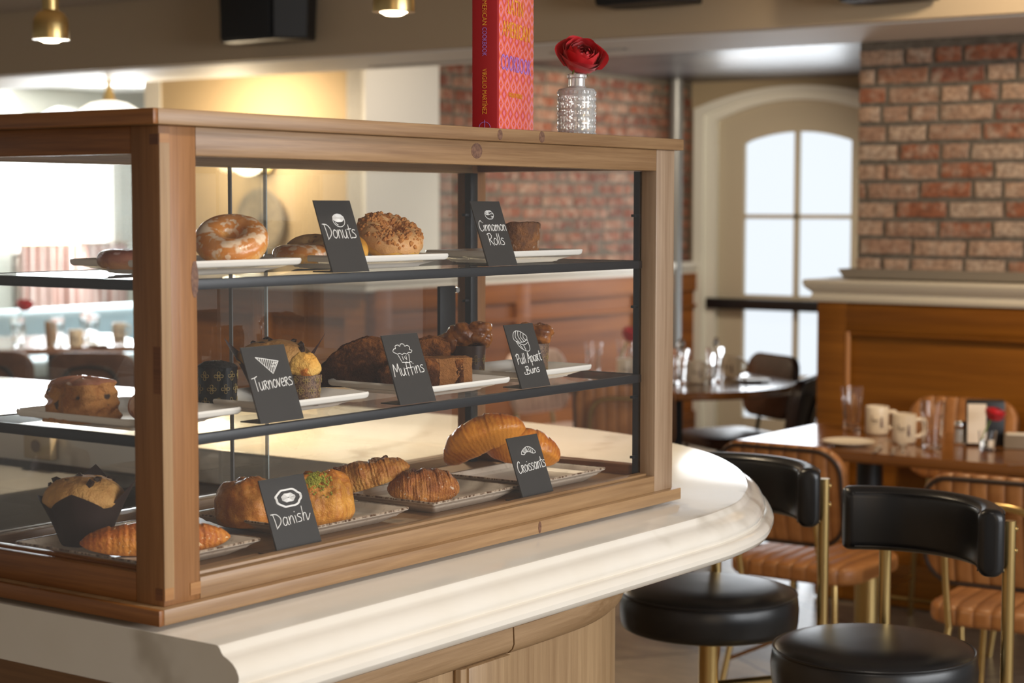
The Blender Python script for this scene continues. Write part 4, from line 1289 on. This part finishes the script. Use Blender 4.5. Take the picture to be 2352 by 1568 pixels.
rs = thing('rose', 'full red rose standing in the cut crystal vase', 'rose', (-.085, .987, TZ))
st.out('stem', GREEN, rs)
b = B()
for i in range(5):
    a = i*2*PI/5
    b.grid(lambda u, v: V((.004+.020*v)*math.cos(a)-.0055*math.sin(a)*(u-.5)*2*(1-v)*.8, (.004+.02*v)*math.sin(a)+.0055*math.cos(a)*(u-.5)*2*(1-v)*.8, .112-.018*v*v), 5, 7)
b.out('sepal', GREEN, rs, ang=60)
bl = rose(B(), .037, 5, 34).out('bloom', RED, rs, ang=70, loc=(.006, .006, .127), rot=(R(24), R(40), 0))

# ================================================================== BAR STOOLS
def arc_sweep(b, a0, a1, r, sec, n=26, ends=.02):
    """rounded section (radial, z) swept round z, ends softened"""
    rs = []
    m = 5
    L = (a1-a0)*r
    def ring(a, k):
        return [V((r+x*k)*math.cos(a), (r+x*k)*math.sin(a), .955+(z-.955)*(.8+.2*k)) for x, z in sec]
    for i in range(m): 
        t = i/m
        rs.append(ring(a0+ends/r*(1-math.cos(t*PI/2)), .35+.65*math.sin(t*PI/2)))
    for i in range(n+1): rs.append(ring(a0+ends/r+(a1-a0-2*ends/r)*i/n, 1))
    for i in range(m-1, -1, -1):
        t = i/m
        rs.append(ring(a1-ends/r*(1-math.cos(t*PI/2)), .35+.65*math.sin(t*PI/2)))
    return b.rings(rs)
def stool(label, loc, rz):
    """local +x = middle of the backrest"""
    t = thing('bar_stool', label, 'bar stool', loc, rz, 'black leather bar stools')
    SR_ = .187
    prof = [(.05, .672), (SR_-.012, .672), (SR_-.002, .678), (SR_, .690), (SR_+.0015, .715), (SR_-.001, .738), (SR_-.006, .748), (SR_-.02, .756), (SR_-.05, .763), (SR_-.1, .766), (.0, .767)]
    s = B().lathe(prof, 64).out('seat', BLACKLEATHER, t, ang=60)
    B().tube([((SR_-.0035)*math.cos(i*PI/32), (SR_-.0035)*math.sin(i*PI/32), .7465) for i in range(64)], .0028, 8, True).out('piping', BLACKLEATHER, s)
    B().lathe([(.0, .655), (.07, .655), (.07, .668), (.05, .672), (0, .672)], 32).out('seat_bracket', BLACK, t)
    B().lathe([(.0, .02), (.021, .02), (.021, .656), (0, .656)], 32).out('pole', BRASS, t)
    B().lathe([(0, 0), (.21, 0), (.212, .006), (.205, .012), (.05, .02), (.03, .035), (.021, .04), (0, .04)], 48).out('base', BRASS, t)
    b = B().tube([(.15*math.cos(i*PI/24), .15*math.sin(i*PI/24), .27) for i in range(48)], .009, 10, True)
    for a in range(3): b.tube([(.02*math.cos(a*2.094), .02*math.sin(a*2.094), .27), (.15*math.cos(a*2.094), .15*math.sin(a*2.094), .27)], .007, 8)
    b.out('foot_ring', BRASS, t)
    sec = [(x, z+.955) for x, z in rrect(.024, .062, .02, 5)]
    br = arc_sweep(B(), R(-60), R(60), .205, sec, 30, .016).out('backrest', BLACKLEATHER, t, ang=60)
    b = B()
    for rr, z in ((.2275, .955+.052), (.2275, .955-.052), (.1825, .955+.052), (.1825, .955-.052)):
        b.tube([(rr*math.cos(R(-55+110*i/30)), rr*math.sin(R(-55+110*i/30)), z) for i in range(31)], .0016, 6)
    b.out('seam', BLACKLEATHER, br)
    for a in (-38, 38):
        c_, s_ = math.cos(R(a)), math.sin(R(a))
        b = B().tube([(.243*c_, .243*s_, .985), (.243*c_, .243*s_, .60), (.238*c_, .238*s_, .575), (.21*c_, .21*s_, .56), (.02*c_, .02*s_, .545)], .012, 14)
        o = b.out('back_tube', BRASS, t)
        b = B()
        for z in (.93, .97): b.tube([(.25*c_, .25*s_, z), (.2575*c_, .2575*s_, z)], .005, 10)
        b.out('screw', BRASS, o)
    return t
stool('nearest black leather bar stool, its padded back wrapping the right of the seat', (.150, 1.625, 0), R(36+36))
stool('black leather bar stool tucked under the rounded end of the marble bar', (-.345, 1.885, 0), R(36+42))

# ================================================================== DINING CHAIRS AND TABLES
def rslab(b, w, h, t, cr, bev=.014, curve=0, puff=.0):
    """upright rounded panel in the xz plane, thickness along y"""
    def ring(ins, y):
        return [V(x, y+curve*x*x, z) for x, z in rrect(w/2-ins, h/2-ins, max(.002, cr-ins), 6)]
    rs = [ring(min(w, h)*.42, -t/2-puff), ring(bev*2.5, -t/2-puff*.6), ring(bev, -t/2)]
    for i in range(1, 5):
        a = PI/2*i/4
        rs.append(ring(bev*(1-math.sin(a)), -t/2+bev*.9*(1-math.cos(a))))
    for i in range(4):
        a = PI/2*i/4
        rs.append(ring(bev*(1-math.cos(a)), t/2-bev*.9*(1-math.sin(a))))
    rs += [ring(bev, t/2), ring(bev*2.5, t/2+puff*.6), ring(min(w, h)*.42, t/2+puff)]
    return b.rings(rs)
def chair(label, loc, rz, mat, legs=BRASS, group='leather dining chairs', pip=True):
    """faces local +y; the backrest is at -y"""
    t = thing('dining_chair', label, 'chair', loc, rz, group)
    B_ = rslab(B(), .44, .42, .055, .10, .02, 0, .012)
    bmesh.ops.rotate(B_.bm, verts=B_.bm.verts, cent=(0, 0, 0), matrix=Matrix.Rotation(PI/2, 3, 'X'))
    B_.out('seat', mat, t, ang=60, loc=(0, .02, .452))
    bk_ = rslab(B(), .425, .31, .034, .085, .014, .35, .008).out('backrest', mat, t, ang=60, loc=(0, -.215, .695), rot=(R(9), 0, 0))
    if pip:
        B().tube([(x, -.019+.35*x*x, z) for x, z in rrect(.2035, .146, .078, 7)], .0065, 8, True).out('piping', flat('dark_stitched_piping', (.035, .016, .008), .6) if mat is COGNAC else mat, bk_)
    b = B().tube(catmull([(-.135, -.205, .43), (-.135, -.243, .60), (-.122, -.272, .725), (-.07, -.283, .772), (.07, -.283, .772), (.122, -.272, .725), (.135, -.243, .60), (.135, -.205, .43)], 6), .010, 10)
    b.out('back_tube', legs, t)
    for sx in (-1, 1):
        B().tube([(sx*.15, -.15, .425), (sx*.205, -.235, .0)], .010, 10).out('leg', legs, t)
        B().tube([(sx*.15, .17, .425), (sx*.19, .225, .0)], .010, 10).out('leg', legs, t)
        B().tube([(sx*.185, -.20, .16), (sx*.178, .205, .16)], .007, 8).out('stretcher', legs, t)
    B().tube([(-.18, .2, .16), (.18, .2, .16)], .007, 8).out('stretcher', legs, t)
    return t
chair('cognac channel-stitched chair pulled up to the table, behind the stool under the bar', (-1.01, 3.70, 0), R(0), COGNAC)
chair('cognac channel-stitched chair pulled up to the table, behind the nearest bar stool', (-.235, 3.42, 0), R(4), COGNAC)
chair('cognac chair beyond the table, seen between the fluted tumbler and the menu holder', (-1.08, 4.86, 0), R(180), COGNAC)
chair('cognac chair beyond the table, right of the rose on the table', (-.60, 4.86, 0), R(180), COGNAC)
DLEG = flat('dark_chair_leg', (.03, .026, .022), .4, .6)
chair('brown leather chair backed against the bright door, far side of the round table', (-2.74, 6.325, 0), R(150), BROWNL, DLEG)
chair('dark leather chair seen edge-on beside the panelled brick pier', (-2.163, 5.459, 0), R(104), flat('dark_brown_leather', (.028, .014, .010), .35), DLEG)
chair('cognac chair at the near side of the round table, seen through the case glass', (-2.59, 5.15, 0), R(25), COGNAC)
chair('pale pink channel-stitched chair at the far side of the round table', (-3.48, 6.02, 0), R(-95), PINKL)
def table(label, loc, rz, poly, th=.036, foot=.26, mat=TABLE, posts=(0,)):
    t = thing('dining_table', label, 'table', loc, rz, 'dining tables')
    b = B()
    def off(k): return [(x*k, y*k) for x, y in poly]
    b.rings([[V(x, y, z) for x, y in off(k)] for k, z in ((.985, .76-th), (1, .76-th+.006), (1, .755), (.994, .76))])
    b.out('tabletop', mat, t, ang=30)
    for px in posts:
        B().lathe([(0, .30), (.045, .30), (.045, .735), (0, .735)], 28, (px, 0, 0)).out('post', BLACK, t)
        B().lathe([(0, .02), (.046, .02), (.046, .32), (0, .32)], 28, (px, 0, 0)).out('post_sleeve', BRASS, t)
        B().lathe([(0, 0), (foot, 0), (foot, .008), (.08, .022), (.0, .03)], 40, (px, 0, 0)).out('base', BLACK, t)
    return t
table('wooden dining table set with mugs and glasses in front of the wood-panelled brick pier', (-.62, 4.395, 0), 0, rrect(.88, .345, .03, 4), foot=.25, posts=(-.52, .52))
circ_ = [(math.cos(i*2*PI/56), math.sin(i*2*PI/56)) for i in range(56)]
table('round wooden table by the bright arched door', (-2.80, 5.86, 0), 0, [(.56*x, .56*y) for x, y in circ_])

# ------------------------------------------------------------------ tableware
def tumbler(label, loc, r0, r1, h, flutes=0, group='clear glass tumblers'):
    t = thing('tumbler', label, 'glass', loc, 0, group)
    n = 48
    def ring(r, z, f): return [V((r*(1-f*abs(math.sin(j*PI/n*6))))*math.cos(2*PI*j/n), (r*(1-f*abs(math.sin(j*PI/n*6))))*math.sin(2*PI*j/n), z) for j in range(n)]
    f = .05 if flutes else 0
    B().rings([ring(r0-.002, 0, 0), ring(r0, .002, 0), ring(r0+(r1-r0)*.15, h*.15, 0), ring(r0+(r1-r0)*.3, h*.3, f), ring(r0+(r1-r0)*.7, h*.7, f), ring(r0+(r1-r0)*.85, h*.85, 0), ring(r1, h, 0), ring(r1-.0022, h, 0), ring(r1-.003, h*.8, 0), ring(r0-.003, .014, 0), ring(.004, .012, 0)]).out('body', GLASS, t, ang=40)
    return t
T = .7605
g1 = tumbler('tall clear tumbler left of the two mugs on the panelled table', (-1.295, 4.575, T), .029, .041, .157, 1)
g2 = tumbler('tall fluted tumbler right of the two mugs on the panelled table', (-.865, 4.275, T), .031, .040, .157, 1)
def mug(label, loc, rz, group='cream logo mugs'):
    t = thing('mug', label, 'mug', loc, rz, group)
    b = B().lathe([(.0, 0), (.034, 0), (.040, .004), (.041, .012), (.041, .096), (.0405, .098), (.038, .0985), (.0365, .097), (.0365, .012), (.030, .007), (0, .0065)], 44)
    b.out('body', CREAM, t, ang=40)
    B().tube(catmull([(.039, 0, .078), (.060, 0, .080), (.070, 0, .064), (.069, 0, .044), (.056, 0, .026), (.039, 0, .022)], 6), .0062, 10).out('handle', CREAM, t)
    def onm(a, z, r=.0414): return (r*math.sin(a), -r*math.cos(a), z)
    b = B()
    for s in ([(-.62, .045), (-.56, .066), (-.50, .062), (-.56, .05), (-.45, .054), (-.40, .047)], [(-.40, .05), (-.34, .056), (-.30, .048), (-.24, .056), (-.20, .048), (-.12, .056), (-.08, .049), (0, .055), (.06, .05)], [(-.5, .041), (-.2, .044), (.1, .042)]):
        b.tube(catmull([onm(a, z) for a, z in s], 4), .0007, 5)
    b.out('script_print', flat('brown_print', (.10, .05, .03), .5), t)
    b = B()
    for (a, z, w, h) in ((.30, .055, .15, .018), (.30, .040, .19, .016), (.20, .030, .07, .012), (.40, .030, .07, .012)):
        b.rings([[V(*onm(a-w/2, zz)), V(*onm(a, zz)), V(*onm(a+w/2, zz)), V(*onm(a+w/2, zz, .0418)), V(*onm(a, zz, .0418)), V(*onm(a-w/2, zz, .0418))] for zz in (z-h/2, z+h/2)])
    b.out('emblem_print', flat('plum_print', (.09, .025, .035), .5), t)
    return t
FACE = R(30)
m1 = mug('cream mug, left of the pair between the glass tumblers', (-1.180, 4.535, T), FACE)
m2 = mug('cream mug, right of the pair between the tumblers, partly behind the fluted tumbler', (-1.003, 4.363, T), FACE)
sp_ = thing('side_plate', 'small cream plate at the near edge of the panelled table', 'plate', (-1.13, 4.20, T))
B().lathe([(0, 0), (.045, 0), (.05, .003), (.085, .012), (.0875, .014), (.0855, .0155), (.06, .008), (.0, .007)], 48).out('dish', CREAM, sp_)
def cutlery(name, label, loc, rz, kind):
    t = thing(name, label, 'cutlery', loc, rz, 'table cutlery')
    b = B()
    def st(pts): b.rings([[V(x-w, y, z), V(x, y, z+.0022), V(x+w, y, z), V(x, y, z-.0012)] for x, y, z, w in pts])
    if kind == 'spoon':
        st([(0, -.09, .002, .005), (0, -.085, .003, .0065), (0, -.03, .005, .004), (0, .03, .006, .003), (0, .045, .006, .003)])
        b.grid(lambda u, v: V(.017*v*math.cos(2*PI*u)*(1-.1*math.sin(2*PI*u)), .07+.026*v*math.sin(2*PI*u), .002+.005*v*v), 24, 6, True)
    elif kind == 'knife':
        st([(0, -.10, .003, .007), (0, -.09, .004, .008), (0, .0, .005, .006), (0, .005, .003, .009), (.001, .09, .002, .010), (.004, .115, .002, .003)])
    else:
        st([(0, -.09, .002, .005), (0, -.085, .003, .007), (0, -.02, .006, .004), (0, .035, .005, .004), (0, .05, .004, .011)])
        for x in (-.009, -.003, .003, .009): st([(x, .048, .004, .0018), (x, .07, .003, .0018), (x, .095, .005, .001)])
    b.out('body', STEEL, t, ang=60)
    return t
cutlery('table_knife', 'steel knife lying at the table edge right of the small plate', (-.995, 4.135, T), R(20), 'knife')
cutlery('table_fork', 'steel fork lying between the knife and the spoon', (-.935, 4.13, T), R(22), 'fork')
cutlery('table_spoon', 'steel spoon lying in front of the mugs', (-.94, 4.215, T), R(24), 'spoon')
cutlery('table_fork', 'steel fork alone near the far right end of the table', (-.43, 4.06, T), R(-60), 'fork')
sk = thing('salt_shaker', 'small glass salt shaker beside the black menu holder', 'shaker', (-.835, 4.44, T))
B().lathe([(.018, 0), (.0195, .003), (.018, .062), (.0165, .064), (.0165, .005), (0, .004)], 24).out('jar', GLASS, sk)
B().lathe([(0, .006), (.015, .006), (.015, .050), (0, .050)], 20).out('salt', flat('salt_white', (.8, .77, .72), .8), sk)
B().lathe([(.0185, .063), (.0185, .072), (.014, .079), (0, .080)], 24).out('cap', STEEL, sk)
mh = thing('menu_holder', 'black table caddy with a cream menu face behind the rose', 'menu holder', (-.762, 4.476, T), R(24))
B().box((0, 0, .075), (.125, .075, .15), .003).out('holder', BLACK, mh)
B().box((-.028, -.0385, .075), (.06, .003, .132), 0).out('menu_face', flat('cream_menu', (.78, .66, .52), .6), mh)
jar = thing('flower_glass', 'small square-ish glass holding a red rose on the panelled table', 'vase', (-.688, 4.312, T))
B().lathe([(.020, 0), (.024, .003), (.030, .068), (.0275, .068), (.0225, .014), (0, .012)], 28).out('body', GLASS, jar)
B().lathe([(0, .0125), (.0222, .0145), (.0245, .04), (0, .0402)], 24).out('water', WATER, jar)
rs2 = thing('rose', 'small red rose leaning from the glass on the panelled table', 'rose', (-.688, 4.312, T))
B().tube(catmull([(-.022, -.01, .016), (-.006, -.003, .07), (.018, .008, .125)], 6), .0025, 8).out('stem', flat('bright_stem', (.22, .30, .05), .5), rs2)
bl2 = rose(B(), .035, 8, 24).out('bloom', RED, rs2, ang=70, loc=(.022, .010, .125), rot=(0, R(14), 0))
sg = thing('sugar_caddy', 'low grey box of sugar packets right of the rose', 'caddy', (-.635, 4.46, T), R(20))
B().rings([[V(x, y, z) for x, y in rrect(a, c, .004, 3)] for a, c, z in ((.048, .03, 0), (.05, .032, .002), (.05, .032, .046), (.047, .029, .046), (.047, .029, .006))]).out('box', flat('taupe_ceramic', (.22, .165, .11), .5), sg)
B().box((0, 0, .028), (.085, .05, .042), .002).out('packets', flat('sugar_packets', (.62, .55, .46), .8), sg)
# round table setting
dup(m1, 'cream mug on the round table just right of the case post', (-2.655, 5.82, T), R(40))
dup(m1, 'cream mug at the back of the round table before the bright door', (-2.66, 6.16, T), R(10))
dup(m1, 'cream mug on the round table, seen through the case glass', (-2.99, 5.75, T), R(45))
dup(g1, 'clear tumbler on the round table between its two visible mugs', (-2.607, 5.905, T))
dup(g1, 'clear tumbler on the round table right beside the case post', (-2.70, 5.75, T))
dup(g1, 'tall tumbler on the round table seen through the case glass, left of the red rose', (-3.24, 5.86, T))
dup(g1, 'second tall tumbler on the round table seen through the case glass, nearer the rose', (-3.17, 6.03, T))
dup(sp_, 'small cream plate at the door-side rim of the round table', (-2.487, 6.026, T))
for lab, x, y, r_ in (('steel spoon standing upright in the tumbler by the case post', -2.695, 5.75, 12), ('steel spoon standing upright in the tumbler between the mugs', -2.602, 5.905, -8)):
    c = cutlery('table_spoon', lab, (x, y, T+.11), 0, 'spoon')
    c.rotation_euler = (R(84), 0, R(r_))
jar2 = dup(jar, 'small glass with a red rose on the round table, seen through the case glass', (-3.09, 5.90, T), scale=(1.3, 1.3, 1.3))
r3 = dup(rs2, 'red rose on the round table, blurred through the case glass', (-3.09, 5.90, T), scale=(1.35, 1.35, 1.62))

# ================================================================== FAR DINING ROOM (through the side pane)
table('wooden table with mugs in the far dining room, seen through the case side', (-7.05, 5.85, 0), R(-30), rrect(.55, .45, .03, 4), foot=.2)
BRL2 = leather('far_brown_leather', (.12, .045, .018), (.20, .08, .032), 1)
chair('brown-backed chair in the far dining room above the fruit scone', (-5.50, 4.83, 0), R(36), BRL2, DLEG, 'far dining room chairs', False)
chair('brown-backed chair cut by the left picture edge in the far dining room', (-5.96, 4.60, 0), R(33), BRL2, DLEG, 'far dining room chairs', False)
def far(x, y): return (x, y, T)
dup(m1, 'cream mug in the middle of the far table, above the fruit scone', (-6.60, 5.62, T), R(40))
dup(m1, 'cream mug at the right end of the far table', (-6.90, 6.22, T), R(60))
dup(g1, 'clear tumbler left of the middle mug on the far table', (-6.80, 5.66, T))
dup(g1, 'clear tumbler right of the middle mug on the far table', (-6.80, 5.92, T))
dup(g1, 'clear tumbler at the left end of the far table', (-6.98, 5.52, T))
dup(g1, 'clear tumbler at the back of the far table', (-7.05, 6.10, T))
dup(sp_, 'small plate on the far table before the mugs', (-6.55, 5.75, T))
tc = thing('tan_cup', 'tall tan cup standing left of the mug on the far table', 'cup', (-6.93, 5.72, T))
B().lathe([(0, 0), (.03, 0), (.034, .13), (.031, .13), (.028, .005), (0, .004)], 24).out('body', flat('tan_cup', (.50, .31, .15), .5), tc)
r4 = dup(rs2, 'red rose in the far dining room at the left picture edge', (-7.46, 5.93, T), scale=(1.6, 1.6, 1.6))
dup(jar, 'rose glass on the far table at the left picture edge', (-7.46, 5.93, T), scale=(1.4, 1.4, 1.4))
bo = thing('booth_bench', 'pale blue-grey upholstered bench under the bright far window', 'bench', (-8.6, 7.55, 0))
BLU = flat('pale_blue_upholstery', (.46, .55, .58), .6)
B().box((0, 0, .23), (.62, 1.9, .40), .03, 3).out('base', flat('dark_bench_base', (.10, .08, .07), .6), bo)
B().box((.04, 0, .47), (.66, 1.9, .12), .05, 4).out('seat', BLU, bo)
B().box((-.26, 0, .64), (.17, 1.94, .40), .08, 5).out('backrest', BLU, bo)
B().lathe([(0, .18), (.34, .18), (.36, .24), (.36, .74), (.33, .82), (0, .85)], 40, (.15, .92, 0)).out('rounded_end', flat('grey_blue_upholstery', (.25, .31, .33), .6), bo)

# ================================================================== LAMPS, SPEAKERS, WALL PIECES
BULB = emit('warm_bulb', (1, .80, .52), 14)
def pendant(label, x, y, z):
    t = thing('pendant_lamp', label, 'pendant lamp', (x, y, z), 0, 'brass pendants over the bar')
    B().lathe([(.0455, 0), (.046, .003), (.0455, .035), (.043, .05), (.034, .066), (.023, .072), (.0, .0725)] , 40).out('shade', BRASS, t)
    B().lathe([(0, .07), (.021, .07), (.021, 2.51-z), (0, 2.51-z)], 28).out('stem', BRASS, t)
    B().lathe([(0, -.009), (.018, -.007), (.034, .002), (.043, .008), (.0, .02)], 32).out('bulb', BULB, t)
    spot('pendant_light', (x, y, z-.02), 80, (1, .80, .54), 130, .035, (x, y, 0), .8)
    return t
pendant('brass pendant lamp hanging at the top left of the picture', -2.08, 1.62, 1.968)
pendant('brass pendant lamp hanging left of the red cookbook', -.98, 1.62, 1.970)
dp = thing('dome_pendant', 'white glass dome pendant with brass cap glowing in the far dining room', 'pendant lamp', (-5.62, 4.76+.25, 2.0))
B().lathe([(.17, 0), (.168, .012), (.14, .05), (.09, .078), (.03, .09), (.0, .09)], 40).out('dome', emit('opal_dome', (1, .93, .8), 2.2), dp)
B().lathe([(.034, .085), (.028, .11), (.016, .15), (.010, .19), (.010, .46), (0, .46)], 24).out('cap', BRASS, dp)
scn = thing('wall_sconce', 'round opal globe sconce on a brass disc on the tan wall', 'wall lamp', (-5.515, 6.028, 1.825), -PI/2)
B().lathe([(0, 0), (.10, 0), (.103, .006), (.095, .014), (.03, .02), (.03, .03), (0, .03)], 40).out('backplate', BRASS, scn, rot=(0, PI/2, 0))
B().lathe([(0, -.1)]+[(.1*math.cos(R(a)), .1*math.sin(R(a))) for a in range(-80, 81, 10)]+[(0, .1)], 36).out('globe', emit('opal_globe', (1, .86, .62), 7), scn, loc=(.125, 0, 0))
pl_ = bpy.data.lights.new('sconce_light', 'POINT')
pl_.energy = 22
pl_.color = (1, .80, .52)
pl_.shadow_soft_size = .09
po = link(bpy.data.objects.new('sconce_light', pl_))
po.location = (-5.5, 5.76, 1.83)
wpl = thing('wall_plate', 'round grey decorative wall plate with a raised rim on the tan wall', 'wall plate', (-5.52, 6.026, 1.478), -PI/2)
WP = NT('patterned_ceramic', (.40, .34, .25), .5)
_r = WP.n('TexGradient', gradient_type='SPHERICAL')
WP.l(WP.map('Object', (5.3, 5.3, 5.3)), _r.inputs[0])
_d = WP.n('TexVoronoi', i_Scale=26.0)
WP.l(WP.co.outputs['Object'], _d.inputs['Vector'])
WP.base(WP.mix(WP.math('MULTIPLY', _d.outputs['Distance'], .9, True), WP.ramp(_r.outputs['Fac'], [(.05, (.27, .23, .17)), (.16, (.33, .28, .20)), (.2, (.20, .17, .13)), (.25, (.42, .35, .25)), (.7, (.40, .33, .235)), (.82, (.26, .22, .17))]), (.22, .19, .15)))
B().lathe([(0, .012), (.10, .012), (.125, .018), (.172, .03), (.180, .028), (.176, .02), (.12, .004), (0, .002)], 56).out('dish', WP.m, wpl, rot=(0, PI/2, 0))
b = B()
for k in range(4): b.lathe([(0, .018), (.010, .017), (.012, .012)], 12, (.022*math.cos(k*PI/2), .022*math.sin(k*PI/2), 0))
b.out('relief', flat('dark_relief', (.16, .14, .12), .6), wpl, rot=(0, PI/2, 0))
def speaker(label, x0, x1, z0, z1, rz=0):
    t = thing('loudspeaker', label, 'loudspeaker', ((x0+x1)/2, 4.44, (z0+z1)/2), rz, 'black loudspeakers on the beam')
    w, h = (x1-x0), (z1-z0)
    fp = [(-w*.5, .06), (-w*.46, -.10), (w*.28, -.12), (w*.5, -.02), (w*.42, .08), (-w*.3, .09)]
    b = B().rings([[V(x*k, y*k, z) for x, y in fp] for z, k in ((-h/2, .93), (-h/2+.008, .96), (h/2-.008, 1.0), (h/2, .98))])
    b.out('cabinet', BLKPLASTIC, t, ang=25)
    B().box((-w*.08, -.118, 0), (w*.66, .008, h*.9), .003).out('grille', flat('black_mesh_grille', (.01, .01, .011), .7), t, rot=(0, 0, R(-3)))
    B().box((0, .115, 0), (.05, .11, .06), .004).out('bracket', BLKPLASTIC, t)
    return t
speaker('big black loudspeaker on the beam between the two brass pendants', -4.20, -3.74, 2.262, 2.50)
speaker('black loudspeaker at the top edge of the picture above the red rose', -2.27, -1.85, 2.30, 2.52)
speaker('black loudspeaker cut by the top picture edge above the brick pier', -1.28, -.93, 2.255, 2.50)
def vent(label, x, y, L):
    t = thing('slot_vent', label, 'vent', (x, y, ZF-.007), R(-3.5), 'slot vents under the beam')
    B().box((0, 0, 0), (L, .030, .004)).out('slot', flat('vent_black', (.02, .02, .02), .6), t)
    b = B()
    for s in (-1, 1): b.box((0, s*.021, -.001), (L+.02, .010, .006), .001)
    b.out('frame', flat('vent_frame', (.55, .53, .5), .5), t)
vent('black slot vent under the beam left of the red cookbook', -3.63, 5.09, .66)
vent('black slot vent under the beam above the red rose', -2.68, 4.96, .36)
